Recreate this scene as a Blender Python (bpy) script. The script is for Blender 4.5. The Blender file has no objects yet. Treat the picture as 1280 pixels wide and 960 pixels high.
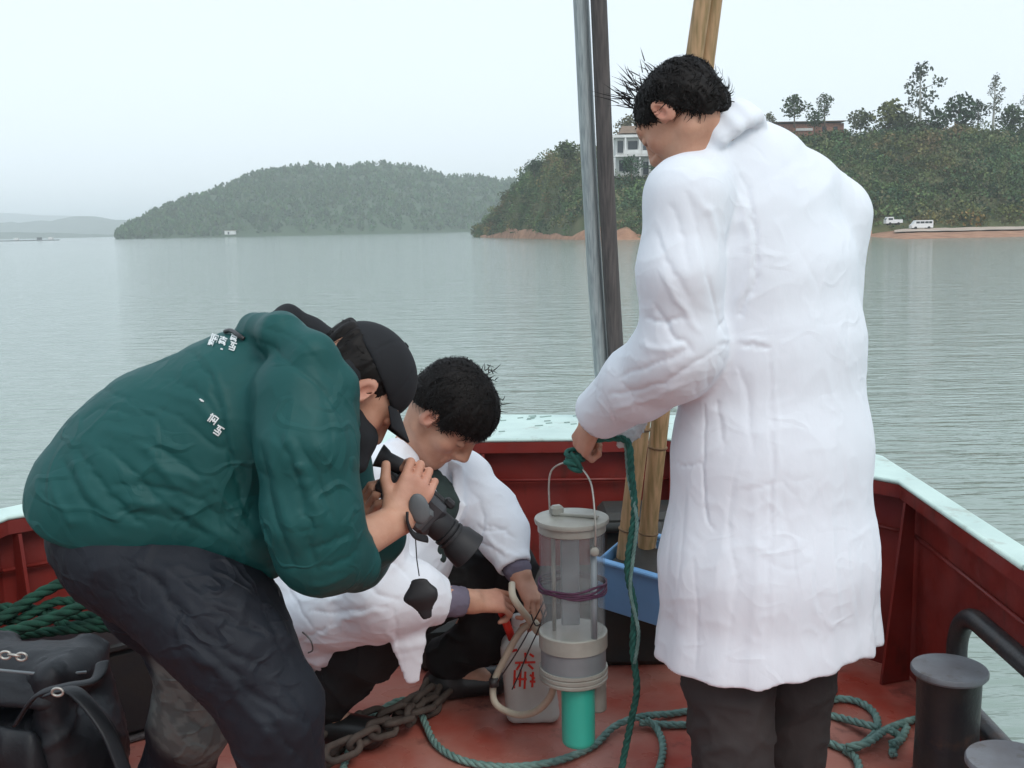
import bpy, bmesh, math, random
import numpy as np
from mathutils import Vector, Matrix
random.seed(7); RNG = np.random.default_rng(7)
SC = bpy.context.scene; COL = SC.collection

# ---------------------------------------------------------------- camera
FPX = 1350.0; CH = 1.36
PITCH = math.atan(196 / FPX); ROLL = math.atan(.0202)
f_ = np.array([0, math.cos(PITCH), -math.sin(PITCH)]); r0 = np.array([1., 0, 0]); u0 = np.cross(r0, f_)
CR = math.cos(ROLL) * r0 - math.sin(ROLL) * u0
CU = math.sin(ROLL) * r0 + math.cos(ROLL) * u0
CC = np.array([0, 0, CH])
cam = bpy.data.cameras.new('camera'); camo = bpy.data.objects.new('camera', cam); COL.objects.link(camo)
cam.sensor_width = 36; cam.lens = 36 * FPX / 1280; cam.clip_start = .05; cam.clip_end = 30000
camo.matrix_world = Matrix(((CR[0], CU[0], -f_[0], 0), (CR[1], CU[1], -f_[1], 0), (CR[2], CU[2], -f_[2], CH), (0, 0, 0, 1)))
SC.camera = camo
def ray(x, y): return f_ * FPX + CR * (x - 640) - CU * (y - 480)
def atz(x, y, z): d = ray(x, y); return CC + d * ((z - CH) / d[2])
def at(x, y, Y): d = ray(x, y); return CC + d * (Y / d[1])      # world point seen at x,y of the photograph at depth Y
def proj(P):
    q = np.asarray(P) - CC; w = q @ f_
    return 640 + FPX * (q @ CR) / w, 480 - FPX * (q @ CU) / w

# ---------------------------------------------------------------- sky, sun, exposure
W = bpy.data.worlds.new('World'); SC.world = W; W.use_nodes = True
nt = W.node_tree; nt.nodes.clear()
sky = nt.nodes.new('ShaderNodeTexSky'); sky.sky_type = 'NISHITA'; sky.sun_disc = False
SUN_EL, SUN_AZ = math.radians(48), math.radians(150)      # azimuth clockwise from +Y
sky.sun_elevation = SUN_EL; sky.sun_rotation = SUN_AZ; sky.air_density = 1.0; sky.dust_density = 2.5
tc = nt.nodes.new('ShaderNodeTexCoord'); sep = nt.nodes.new('ShaderNodeSeparateXYZ')
nt.links.new(tc.outputs['Generated'], sep.inputs[0])
cr = nt.nodes.new('ShaderNodeValToRGB')                    # overcast veil: paler toward the horizon
cr.color_ramp.elements[0].position = 0.0; cr.color_ramp.elements[0].color = (7.9, 8.7, 9.3, 1)
cr.color_ramp.elements[1].position = .55; cr.color_ramp.elements[1].color = (7.1, 8.0, 8.8, 1)
nt.links.new(sep.outputs['Z'], cr.inputs[0])
mx = nt.nodes.new('ShaderNodeMix'); mx.data_type = 'RGBA'; mx.inputs[0].default_value = .82
nt.links.new(sky.outputs[0], mx.inputs[6]); nt.links.new(cr.outputs[0], mx.inputs[7])
bg = nt.nodes.new('ShaderNodeBackground'); bg.inputs['Strength'].default_value = .1
out = nt.nodes.new('ShaderNodeOutputWorld')
nt.links.new(mx.outputs[2], bg.inputs['Color']); nt.links.new(bg.outputs[0], out.inputs[0])
sun = bpy.data.lights.new('sun', 'SUN'); sun.energy = .9; sun.angle = math.radians(25); sun.color = (1, .96, .9)
suno = bpy.data.objects.new('sun', sun); COL.objects.link(suno)
sd = Vector((math.sin(SUN_AZ) * math.cos(SUN_EL), math.cos(SUN_AZ) * math.cos(SUN_EL), math.sin(SUN_EL)))
suno.rotation_euler = sd.to_track_quat('Z', 'Y').to_euler()
SC.view_settings.view_transform = 'Standard'; SC.view_settings.look = 'None'
SC.view_settings.gamma = 1; SC.view_settings.exposure = 0.5; SC.view_settings.use_curve_mapping = False
try:
    SC.cycles.max_bounces = 8; SC.cycles.transparent_max_bounces = 12; SC.cycles.volume_bounces = 1
    SC.cycles.use_denoising = True; SC.cycles.sample_clamp_indirect = 4
except Exception: pass

# ---------------------------------------------------------------- materials
MATS = {}
def mat(name, col, rough=.7, col2=None, nscale=8, bump=0, bscale=60, metal=0, trans=0, ior=1.45, spec=.5, alpha=1, attr=False, stretch=(1, 1, 1), detail=4, sheen=0, dist=.02, coat=0, contrast=(.3, .7), grime=None, crease=None, bump2=0, b2scale=6, extra=None):
    m = bpy.data.materials.new(name); m.use_nodes = True; n = m.node_tree; N = n.nodes; L = n.links
    b = N['Principled BSDF']; MATS[name] = m
    b.inputs['Roughness'].default_value = rough; b.inputs['Metallic'].default_value = metal
    b.inputs['Transmission Weight'].default_value = trans; b.inputs['IOR'].default_value = ior
    b.inputs['Specular IOR Level'].default_value = spec; b.inputs['Alpha'].default_value = alpha
    if sheen: b.inputs['Sheen Weight'].default_value = sheen
    if coat: b.inputs['Coat Weight'].default_value = coat; b.inputs['Coat Roughness'].default_value = .2
    co = N.new('ShaderNodeTexCoord'); mp = N.new('ShaderNodeMapping'); mp.inputs['Scale'].default_value = stretch
    L.new(co.outputs['Object'], mp.inputs[0])
    c1 = (*col, 1); c2 = (*(col2 or [min(1, c * .72) for c in col]), 1)
    nz = N.new('ShaderNodeTexNoise'); nz.inputs['Scale'].default_value = nscale; nz.inputs['Detail'].default_value = detail
    L.new(mp.outputs[0], nz.inputs['Vector'])
    rp = N.new('ShaderNodeValToRGB'); rp.color_ramp.elements[0].position = contrast[0]; rp.color_ramp.elements[1].position = contrast[1]
    rp.color_ramp.elements[0].color = c2; rp.color_ramp.elements[1].color = c1
    L.new(nz.outputs[0], rp.inputs[0]); res = rp.outputs[0]
    if grime:
        gcol, gamt, gsc, gst = grime
        mp2 = N.new('ShaderNodeMapping'); mp2.inputs['Scale'].default_value = gst; L.new(co.outputs['Object'], mp2.inputs[0])
        gz = N.new('ShaderNodeTexNoise'); gz.inputs['Scale'].default_value = gsc; gz.inputs['Detail'].default_value = 7; gz.inputs['Roughness'].default_value = .7; L.new(mp2.outputs[0], gz.inputs['Vector'])
        gr = N.new('ShaderNodeMapRange'); gr.inputs['From Min'].default_value = .56; gr.inputs['From Max'].default_value = .70; gr.inputs['To Max'].default_value = gamt; L.new(gz.outputs[0], gr.inputs[0])
        gm_ = N.new('ShaderNodeMix'); gm_.data_type = 'RGBA'; L.new(gr.outputs[0], gm_.inputs[0]); L.new(res, gm_.inputs[6]); gm_.inputs[7].default_value = (*gcol, 1); res = gm_.outputs[2]
    if attr:
        at_ = N.new('ShaderNodeVertexColor'); at_.layer_name = 'Col'
        mm = N.new('ShaderNodeMix'); mm.data_type = 'RGBA'; mm.blend_type = 'MULTIPLY'; mm.inputs[0].default_value = 1
        L.new(res, mm.inputs[6]); L.new(at_.outputs[0], mm.inputs[7]); res = mm.outputs[2]
    L.new(res, b.inputs['Base Color'])
    if bump:
        n2 = N.new('ShaderNodeTexNoise'); n2.inputs['Scale'].default_value = bscale; n2.inputs['Detail'].default_value = 5
        L.new(mp.outputs[0], n2.inputs['Vector'])
        bp = N.new('ShaderNodeBump'); bp.inputs['Strength'].default_value = bump; bp.inputs['Distance'].default_value = dist
        L.new(n2.outputs[0], bp.inputs['Height'])
        if bump2:
            n3 = N.new('ShaderNodeTexNoise'); n3.inputs['Scale'].default_value = b2scale; n3.noise_type = 'RIDGED_MULTIFRACTAL'; n3.inputs['Detail'].default_value = 2; n3.inputs['Distortion'].default_value = .8; n3.inputs['Roughness'].default_value = .35
            L.new(mp.outputs[0], n3.inputs['Vector'])
            b3 = N.new('ShaderNodeBump'); b3.inputs['Strength'].default_value = bump2; b3.inputs['Distance'].default_value = dist * 4
            L.new(n3.outputs[0], b3.inputs['Height']); L.new(b3.outputs[0], bp.inputs['Normal'])
        if crease:
            cst, csc, cds = crease; prev = b3.outputs[0] if bump2 else None
            for kk in (0, 1):
                mc = N.new('ShaderNodeMapping'); mc.inputs['Rotation'].default_value = (.3 + kk, .5 * kk, .9 * kk + .2); mc.inputs['Scale'].default_value = (1, .8, .55) if kk == 0 else (.6, 1, 1); L.new(co.outputs['Object'], mc.inputs[0])
                c1_ = N.new('ShaderNodeTexNoise'); c1_.inputs['Scale'].default_value = csc * (1 + .7 * kk); c1_.inputs['Detail'].default_value = 1.5; c1_.inputs['Distortion'].default_value = .25; L.new(mc.outputs[0], c1_.inputs['Vector'])
                s1 = N.new('ShaderNodeMath'); s1.operation = 'SUBTRACT'; s1.inputs[1].default_value = .5; L.new(c1_.outputs[0], s1.inputs[0])
                a1 = N.new('ShaderNodeMath'); a1.operation = 'ABSOLUTE'; L.new(s1.outputs[0], a1.inputs[0])
                r1 = N.new('ShaderNodeMapRange'); r1.inputs['From Min'].default_value = 0; r1.inputs['From Max'].default_value = .045; r1.inputs['To Min'].default_value = 1; r1.inputs['To Max'].default_value = 0; L.new(a1.outputs[0], r1.inputs[0])
                k1 = N.new('ShaderNodeTexNoise'); k1.inputs['Scale'].default_value = csc * .9; L.new(co.outputs['Object'], k1.inputs['Vector'])
                k2 = N.new('ShaderNodeMapRange'); k2.inputs['From Min'].default_value = .45; k2.inputs['From Max'].default_value = .62; L.new(k1.outputs[0], k2.inputs[0])
                m1 = N.new('ShaderNodeMath'); m1.operation = 'MULTIPLY'; L.new(r1.outputs[0], m1.inputs[0]); L.new(k2.outputs[0], m1.inputs[1])
                bc_ = N.new('ShaderNodeBump'); bc_.inputs['Strength'].default_value = cst; bc_.inputs['Distance'].default_value = cds; L.new(m1.outputs[0], bc_.inputs['Height'])
                if prev: L.new(prev, bc_.inputs['Normal'])
                prev = bc_.outputs[0]
            L.new(prev, bp.inputs['Normal'])
        L.new(bp.outputs[0], b.inputs['Normal'])
    if extra: extra(n, b, mp)
    return m
def rough_noise(lo, hi, scale):
    def fn(n, b, mp):
        z = n.nodes.new('ShaderNodeTexNoise'); z.inputs['Scale'].default_value = scale; z.inputs['Detail'].default_value = 4
        mr = n.nodes.new('ShaderNodeMapRange'); mr.inputs['From Min'].default_value = .38; mr.inputs['From Max'].default_value = .62
        mr.inputs['To Min'].default_value = lo; mr.inputs['To Max'].default_value = hi
        n.links.new(mp.outputs[0], z.inputs['Vector']); n.links.new(z.outputs[0], mr.inputs[0]); n.links.new(mr.outputs[0], b.inputs['Roughness'])
    return fn

# ---------------------------------------------------------------- object helpers
def tag(o, label=None, cat=None, group=None, kind=None):
    if label: o['label'] = label
    if cat: o['category'] = cat
    if group: o['group'] = group
    if kind: o['kind'] = kind
    return o
def empty(name, loc=(0, 0, 0), label=None, cat=None, group=None, rz=0):
    o = bpy.data.objects.new(name, None); COL.objects.link(o); o.location = loc; o.rotation_euler = (0, 0, rz)
    o.empty_display_size = .05
    return tag(o, label, cat, group)
def obj(name, V, Fc, m, parent=None, smooth=False, cols=None, world=True):
    """one mesh object; V in world coordinates when world, moved under an (unrotated) parent"""
    me = bpy.data.meshes.new(name)
    V = np.asarray(V, float).reshape(-1, 3)
    if parent is not None and world:
        off = np.zeros(3); p = parent
        while p is not None: off += np.array(p.location); p = p.parent
        V = V - off
    if isinstance(Fc, np.ndarray):
        k = Fc.shape[1]; nF = len(Fc)
        me.vertices.add(len(V)); me.vertices.foreach_set('co', V.astype(np.float32).ravel())
        me.loops.add(nF * k); me.loops.foreach_set('vertex_index', Fc.astype(np.int32).ravel())
        me.polygons.add(nF); me.polygons.foreach_set('loop_start', np.arange(0, nF * k, k, dtype=np.int32))
        me.update(calc_edges=True); me.validate()
    else:
        me.from_pydata([tuple(v) for v in V], [], [tuple(q) for q in Fc]); me.update()
    if cols is not None:
        a = me.color_attributes.new('Col', 'FLOAT_COLOR', 'POINT')
        c = np.ones((len(V), 4), np.float32); c[:, :3] = cols; a.data.foreach_set('color', c.ravel())
    if smooth: me.polygons.foreach_set('use_smooth', np.ones(len(me.polygons), bool))
    if m is not None: me.materials.append(m)
    o = bpy.data.objects.new(name, me); COL.objects.link(o)
    if parent is not None: o.parent = parent
    return o
class MB:
    """collects shapes, then builds ONE mesh object"""
    def __init__(s): s.v = []; s.f = []; s.n = 0
    def add(s, V, Fc):
        V = np.asarray(V, float)
        s.v.append(V); s.f += [tuple(int(i) + s.n for i in q) for q in Fc]; s.n += len(V); return s
    def box(s, c, size, R=None, bev=0):
        x, y, z = [k / 2 for k in size]
        if bev:
            b = min(bev, x * .9, y * .9, z * .9); V = []
            for zz, e in ((-z, b), (-z + b, 0), (z - b, 0), (z, b)):
                for (sx, sy) in ((-1, -1), (1, -1), (1, 1), (-1, 1)):
                    if sx * sy > 0: V += [(sx * (x - e), sy * (y - b), zz), (sx * (x - b), sy * (y - e), zz)] if 1 else 0
                    else: V += [(sx * (x - b), sy * (y - e), zz), (sx * (x - e), sy * (y - b), zz)]
            Fc = []
            for r in range(3):
                for k in range(8): Fc.append((r * 8 + k, r * 8 + (k + 1) % 8, r * 8 + 8 + (k + 1) % 8, r * 8 + 8 + k))
            Fc.append(tuple(range(7, -1, -1))); Fc.append(tuple(range(24, 32)))
        else:
            V = [(a * x, b_ * y, d * z) for d in (-1, 1) for (a, b_) in ((-1, -1), (1, -1), (1, 1), (-1, 1))]
            Fc = [(3, 2, 1, 0), (4, 5, 6, 7)] + [(k, (k + 1) % 4, 4 + (k + 1) % 4, 4 + k) for k in range(4)]
        V = np.array(V)
        if R is not None: V = V @ np.array(R).T
        return s.add(V + np.array(c), Fc)
    def tube(s, pts, r, n=8, cap=True, up=None, flat=1.0, closed=False, twist=0):
        pts = np.asarray(pts, float); m = len(pts); rr = np.broadcast_to(np.asarray(r, float), (m,))
        if closed: T = np.roll(pts, -1, 0) - np.roll(pts, 1, 0)
        else: T = np.gradient(pts, axis=0)
        T = T / (np.linalg.norm(T, axis=1, keepdims=True) + 1e-12)
        a = np.array(up if up is not None else ((0, 0, 1) if abs(T[0][2]) < .9 else (1, 0, 0)), float)
        V = []
        for i in range(m):
            a = a - T[i] * (a @ T[i]); a /= np.linalg.norm(a) + 1e-12; b = np.cross(T[i], a)
            for k in range(n):
                t = 2 * math.pi * k / n + twist * i
                V.append(pts[i] + rr[i] * (math.cos(t) * a * flat + math.sin(t) * b))
        Fc = []
        for i in range(m if closed else m - 1):
            j = (i + 1) % m
            for k in range(n): Fc.append((i * n + k, i * n + (k + 1) % n, j * n + (k + 1) % n, j * n + k))
        if cap and not closed: Fc += [tuple(range(n - 1, -1, -1)), tuple(range((m - 1) * n, m * n))]
        return s.add(V, Fc)
    def lathe(s, prof, c=(0, 0, 0), n=32, R=None):
        V = []; Fc = []
        for (r, z) in prof:
            for k in range(n): t = 2 * math.pi * k / n; V.append((r * math.cos(t), r * math.sin(t), z))
        m = len(prof)
        for i in range(m - 1):
            for k in range(n): Fc.append((i * n + k, i * n + (k + 1) % n, (i + 1) * n + (k + 1) % n, (i + 1) * n + k))
        if prof[0][0] > 1e-4: Fc.append(tuple(range(n - 1, -1, -1)))
        if prof[-1][0] > 1e-4: Fc.append(tuple(range((m - 1) * n, m * n)))
        V = np.array(V)
        if R is not None: V = V @ np.array(R).T
        return s.add(V + np.array(c), Fc)
    def prism(s, poly, z0, z1):
        n = len(poly); V = [(p[0], p[1], z0) for p in poly] + [(p[0], p[1], z1) for p in poly]
        Fc = [tuple(range(n - 1, -1, -1)), tuple(range(n, 2 * n))] + [(k, (k + 1) % n, n + (k + 1) % n, n + k) for k in range(n)]
        return s.add(V, Fc)
    def build(s, name, m, parent=None, smooth=False):
        o = obj(name, np.concatenate(s.v), s.f, m, parent, smooth)
        if smooth == 'auto':
            o.data.polygons.foreach_set('use_smooth', np.ones(len(o.data.polygons), bool)); o.data.set_sharp_from_angle(angle=math.radians(35))
        return o
def rotz(a): c, s = math.cos(a), math.sin(a); return np.array([[c, -s, 0], [s, c, 0], [0, 0, 1]])
def rotx(a): c, s = math.cos(a), math.sin(a); return np.array([[1, 0, 0], [0, c, -s], [0, s, c]])
def roty(a): c, s = math.cos(a), math.sin(a); return np.array([[c, 0, s], [0, 1, 0], [-s, 0, c]])
def catmull(P, n=8, closed=False):
    P = np.asarray(P, float); m = len(P); out = []
    for i in range(m if closed else m - 1):
        if closed: a, b, c, d = P[(i - 1) % m], P[i], P[(i + 1) % m], P[(i + 2) % m]
        else: a, b, c, d = P[max(i - 1, 0)], P[i], P[i + 1], P[min(i + 2, m - 1)]
        for k in range(n):
            t = k / n
            out.append(.5 * ((2 * b) + (-a + c) * t + (2 * a - 5 * b + 4 * c - d) * t * t + (-a + 3 * b - 3 * c + d) * t ** 3))
    if not closed: out.append(P[-1])
    return np.array(out)
def nrm(v): v = np.asarray(v, float); return v / (np.linalg.norm(v) + 1e-12)
def rope_mesh(path, r, strands=3, pitch=None, n=6, step=None):
    """laid rope: strands twisted round a smooth path"""
    path = np.asarray(path, float); pitch = pitch or r * 7; step = step or r * .9
    seg = np.linalg.norm(np.diff(path, axis=0), axis=1); s = np.concatenate([[0], np.cumsum(seg)])
    q = np.arange(0, s[-1], step); P = np.stack([np.interp(q, s, path[:, k]) for k in range(3)], 1)
    T = np.gradient(P, axis=0); T /= np.linalg.norm(T, axis=1, keepdims=True) + 1e-12
    a = np.array([.3, .2, 1.]); A = []
    for t in T:
        a = a - t * (a @ t); a /= np.linalg.norm(a); A.append(a.copy())
    A = np.array(A); B = np.cross(T, A); mb = MB()
    for k in range(strands):
        ph = 2 * math.pi * (q / pitch + k / strands)
        mb.tube(P + (np.cos(ph)[:, None] * A + np.sin(ph)[:, None] * B) * r * .5, r * .58, n)
    return mb
# value noise, vectorised
def _h(i, j, k, seed):
    n = (i * 374761393 + j * 668265263 + k * 2147483647 + seed * 974634777) & 0xffffffff
    n = ((n ^ (n >> 13)) * 1274126177) & 0xffffffff
    return ((n ^ (n >> 16)) & 0xffff) / 65535.0
def vnoise(P, scale=1.0, seed=0):
    P = np.asarray(P) * scale; i = np.floor(P).astype(np.int64); f = P - i; f = f * f * (3 - 2 * f); r = 0
    for dx in (0, 1):
        for dy in (0, 1):
            for dz in (0, 1):
                w = (f[..., 0] if dx else 1 - f[..., 0]) * (f[..., 1] if dy else 1 - f[..., 1]) * (f[..., 2] if dz else 1 - f[..., 2])
                r = r + w * _h(i[..., 0] + dx, i[..., 1] + dy, i[..., 2] + dz, seed)
    return r * 2 - 1
def fbm(P, scale=1.0, seed=0, oct=3):
    r = 0; a = 1
    for o in range(oct): r = r + a * vnoise(P, scale * 2 ** o, seed + o); a *= .5
    return r
# ================================================================ LARGE STRUCTURE: water, hills, shore
ZW = -2.2
def water_mat():
    m = bpy.data.materials.new('lake_water'); m.use_nodes = True; n = m.node_tree; N = n.nodes; L = n.links; b = N['Principled BSDF']
    b.inputs['Base Color'].default_value = (.25, .315, .275, 1); b.inputs['Roughness'].default_value = .07; b.inputs['IOR'].default_value = 1.33
    g = N.new('ShaderNodeNewGeometry'); last = None
    for sc, st, ds in (((.3, 1.2, 1), .5, .2), ((1.2, 5.0, 1), .9, .06), ((5, 14, 1), .7, .012)):
        mp = N.new('ShaderNodeMapping'); mp.inputs['Scale'].default_value = sc; mp.inputs['Rotation'].default_value = (0, 0, .12)
        z = N.new('ShaderNodeTexNoise'); z.inputs['Scale'].default_value = 1; z.inputs['Detail'].default_value = 3; z.inputs['Distortion'].default_value = .4
        bp = N.new('ShaderNodeBump'); bp.inputs['Strength'].default_value = st; bp.inputs['Distance'].default_value = ds
        L.new(g.outputs['Position'], mp.inputs[0]); L.new(mp.outputs[0], z.inputs['Vector']); L.new(z.outputs[0], bp.inputs['Height'])
        if last: L.new(last, bp.inputs['Normal'])
        last = bp.outputs[0]
    L.new(last, b.inputs['Normal']); return m
M_water = water_mat()
tag(obj('water', [(-7500, -400, ZW), (7500, -400, ZW), (7500, 9000, ZW), (-7500, 9000, ZW)], [(0, 1, 2, 3)], M_water), kind='structure')

M_soil = mat('hill_soil', (.12, .12, .055), .95, (.07, .10, .04), nscale=.15, bump=.6, bscale=1.2, dist=.4)
M_lh = mat('far_hill_floor', (.06, .10, .05), .95, (.045, .08, .04), nscale=.05)
M_redsoil = mat('red_bank', (.42, .23, .14), .95, (.25, .13, .08), nscale=.4, bump=.5, bscale=2, dist=.3)
M_road = mat('pale_track', (.50, .42, .35), .95, (.36, .28, .22), nscale=.3, bump=.3, bscale=2, dist=.1)
M_leaf = mat('scrub_leaves', (1, 1, 1), .8, (.7, .75, .7), nscale=.4, attr=True, spec=.2)
M_bark = mat('bark', (.20, .16, .12), .9, nscale=3, bump=.4, bscale=10)
M_palebark = mat('pale_bark', (.42, .42, .38), .9, nscale=3)

def hill(name, cols, nu, nv, m, seed, amp=1.5, back=90, prof=.7):
    """cols: (px, shore distance, slope depth, skyline py); terrain mesh rising from the water to that skyline"""
    cols = np.array(cols, float); px = np.linspace(cols[0, 0], cols[-1, 0], nu)
    Ds = np.interp(px, cols[:, 0], cols[:, 1]); Sd = np.interp(px, cols[:, 0], cols[:, 2]); Py = np.interp(px, cols[:, 0], cols[:, 3])
    V = []
    for x, D, S, py in zip(px, Ds, Sd, Py):
        top = at(x, py, D + S); sh = at(x, 290, D)
        for k in range(nv):
            t = k / (nv - 1) * 1.25
            Y = D + (S * t if t <= 1 else S + back * (t - 1) * 4)
            X = sh[0] / D * Y
            z = ZW - .6 + (top[2] - ZW + .6) * min(1, t) ** prof
            if t > 1: z = top[2] - 6 * (t - 1)
            V.append((X, Y, z))
    V = np.array(V).reshape(nu, nv, 3)
    V[:, 1:, 2] += amp * fbm(V[:, 1:], .03, seed, 4) * np.clip(np.arange(1, nv) / nv * 3, 0, 1)
    idx = np.arange(nu * nv).reshape(nu, nv)
    Fc = np.stack([idx[:-1, :-1], idx[1:, :-1], idx[1:, 1:], idx[:-1, 1:]], -1).reshape(-1, 4)
    o = obj(name, V, Fc, m, smooth=True); tag(o, kind='structure')
    return V
def sample_hill(V, n, tmin=0, tmax=.82, umin=0, umax=1):
    nu, nv, _ = V.shape
    a = RNG.uniform(umin, umax, n) * (nu - 1.01); b = RNG.uniform(tmin, tmax, n) * (nv - 1.01)
    i = a.astype(int); j = b.astype(int); fa = (a - i)[:, None]; fb = (b - j)[:, None]
    return (V[i, j] * (1 - fa) + V[i + 1, j] * fa) * (1 - fb) + (V[i, j + 1] * (1 - fa) + V[i + 1, j + 1] * fa) * fb
def clump_template(nl, rng, leaf=.22, conic=0, hollow=.45):
    d = rng.normal(size=(nl, 3)); d /= np.linalg.norm(d, axis=1, keepdims=True)
    r = rng.uniform(hollow, 1, nl) ** .6
    lob = 1 + .35 * vnoise(d * 1.7 + rng.uniform(0, 9), 1.0, int(rng.integers(99)))
    P = d * (r * lob)[:, None]
    if conic: h = (P[:, 2] + 1) / 2; P[:, :2] *= (1.15 - h * conic)[:, None]
    a = rng.normal(size=(nl, 3)); a /= np.linalg.norm(a, axis=1, keepdims=True); b = np.cross(a, rng.normal(size=(nl, 3))); b /= np.linalg.norm(b, axis=1, keepdims=True)
    s = leaf * rng.uniform(.6, 1.3, nl)[:, None]
    V = np.stack([P - a * s, P + b * s * .7, P + a * s, P - b * s * .7], 1)
    return V.reshape(-1, 3)
TEMPL = {}
def templ(nl, leaf, conic=0, hollow=.45):
    k = (nl, leaf, conic, hollow)
    if k not in TEMPL: TEMPL[k] = [clump_template(nl, RNG, leaf, conic, hollow) for _ in range(5)]
    return TEMPL[k]
def foliage(name, P, S, cols, nl=60, leaf=.22, conic=0, parent=None, m=None, hollow=.45, jit=.12):
    """P centres, S (n,3) radii, cols (n,3): leaf clumps joined in one mesh"""
    T = templ(nl, leaf, conic, hollow); Vs = []; Cs = []
    for i in range(len(P)):
        t = T[i % 5]; a = RNG.uniform(0, 6.28); c, s = math.cos(a), math.sin(a)
        v = t * S[i]; v = np.stack([v[:, 0] * c - v[:, 1] * s, v[:, 0] * s + v[:, 1] * c, v[:, 2]], 1) + P[i]
        Vs.append(v)
        q = np.repeat(1 + RNG.uniform(-jit, jit, (nl, 1)), 4, 0); Cs.append(np.clip(cols[i] * q, 0, 1))
    V = np.concatenate(Vs); Fc = np.arange(len(V)).reshape(-1, 4)
    return obj(name, V, Fc, m or M_leaf, parent, cols=np.concatenate(Cs))
def pick(pal, n, w=None):
    pal = np.array(pal); c = pal[RNG.choice(len(pal), n, p=w)]
    return c * RNG.uniform(.8, 1.2, (n, 1))
GREENS = [(.10, .155, .065), (.12, .17, .07), (.08, .13, .06), (.15, .175, .08), (.15, .145, .08), (.065, .11, .06)]

# far ranges
M_far = mat('far_woods', (.06, .09, .05), .95, (.04, .07, .04), nscale=.01)
hill('far_hill', [(-700, 3300, 300, 262), (-400, 3300, 300, 272), (-100, 3300, 300, 280), (0, 3300, 300, 279), (60, 3250, 300, 275), (110, 3200, 300, 270), (150, 3200, 300, 275), (230, 3200, 300, 284), (420, 3200, 300, 284)], 120, 14, M_far, 3, 8, 300)
hill('far_hill', [(-900, 5600, 500, 262), (-300, 5600, 500, 264), (0, 5600, 500, 266), (90, 5600, 500, 269), (200, 5600, 500, 279), (500, 5600, 500, 280)], 60, 8, M_far, 4, 8, 400)
far_low = hill('low_spit', [(-500, 2300, 120, 288), (-100, 2300, 120, 289), (60, 2300, 120, 291), (150, 2300, 100, 293), (165, 2300, 60, 296)], 60, 8, M_far, 6, 3, 60)
# wooded hill across the bay
LH = hill('wooded_hill', [(146, 965, 30, 296), (165, 965, 90, 279), (200, 968, 150, 266), (250, 975, 190, 247), (300, 985, 220, 229), (340, 995, 240, 216), (400, 1010, 260, 210), (470, 1030, 260, 208), (520, 1060, 260, 212), (560, 1100, 260, 224), (600, 1120, 260, 225), (660, 1120, 260, 226), (760, 1100, 260, 230), (900, 1080, 260, 232)], 150, 40, M_lh, 11, 5, 120)
n = 5200; P = sample_hill(LH, n, .01, .84); hh = RNG.uniform(3.0, 6.5, n)
S = np.stack([hh * .55, hh * .55, hh * .75], 1); P[:, 2] += hh * .4
tag(foliage('distant_wood', P, S, pick([(.06, .135, .05), (.075, .15, .055), (.05, .11, .045), (.085, .14, .055)], n), nl=16, leaf=.5, conic=.5), 'hazy green wood covering the rounded hill across the bay', 'trees', kind='stuff')
# near peninsula
RH = hill('scrub_hill', [(594, 420, 15, 289), (620, 385, 25, 262), (645, 350, 30, 232), (660, 340, 34, 212), (690, 310, 36, 197), (720, 285, 38, 190), (770, 268, 40, 184), (800, 262, 40, 205), (835, 258, 40, 208), (860, 256, 42, 180), (950, 250, 42, 170), (1060, 245, 42, 169), (1130, 242, 42, 160), (1280, 240, 42, 163), (1500, 240, 42, 160)], 170, 36, M_soil, 21, 1.2, 50, .75)
# red earth foot of the peninsula
def strip(name, rows, m, seed, amp, kind='structure'):
    V = np.array(rows, float); nu, nv, _ = V.shape
    V[:, :, 2] += amp * fbm(V, .4, seed, 3); idx = np.arange(nu * nv).reshape(nu, nv)
    Fc = np.stack([idx[:-1, :-1], idx[1:, :-1], idx[1:, 1:], idx[:-1, 1:]], -1).reshape(-1, 4)
    return tag(obj(name, V, Fc, m, smooth=True), kind=kind)
rows = []
for px in np.linspace(600, 1090, 90):
    D = np.interp(px, [594, 620, 645, 660, 690, 720, 770, 1090], [420, 385, 350, 340, 310, 285, 268, 246]); X = at(px, 290, D)[0] / D
    hgt = (1.6 + 1.0 * math.sin(px * .05 + 1) + .5 * math.sin(px * .21)) * min(1, (px - 598) / 40) * max(.25, min(1, (1085 - px) / 250)); rows.append([(X * (D - a), D - a, ZW + z) for a, z in ((5, -.5), (4, .2), (2.5, 1.0), (1.2, hgt), (-1.5, hgt + .5))])
strip('bank', rows, M_redsoil, 31, .5)
rows = []
for px in np.linspace(1075, 1560, 60):
    D = 246.; X = at(px, 290, D)[0] / D; w = min(1, (px - 1070) / 60)
    rows.append([(X * (D - a), D - a, ZW + z * w - .02) for a, z in ((52 * w, -.2), (49 * w, .05), (40 * w, .5), (26 * w, 1.05), (12 * w, 1.25), (0, 1.5), (-6, 3.5))])
strip('beach', rows, M_redsoil, 32, .12)
rows = []
for px in np.linspace(1118, 1560, 50):
    D = 246.; X = at(px, 290, D)[0] / D; w = min(1, (px - 1070) / 60)
    rows.append([(X * (D - a), D - a, ZW + z * w + .22) for a, z in ((30 * w, .93), (24 * w, 1.1), (16 * w, 1.2), (8 * w, 1.33))])
strip('road', rows, M_road, 32, .1)
n = 3600; P = sample_hill(RH, n, .035, .86); hh = RNG.uniform(.8, 2.1, n) * RNG.choice([.8, 1, 1.35], n)
S = np.stack([hh, hh, hh * .95], 1); P[:, 2] += hh * .3
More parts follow.
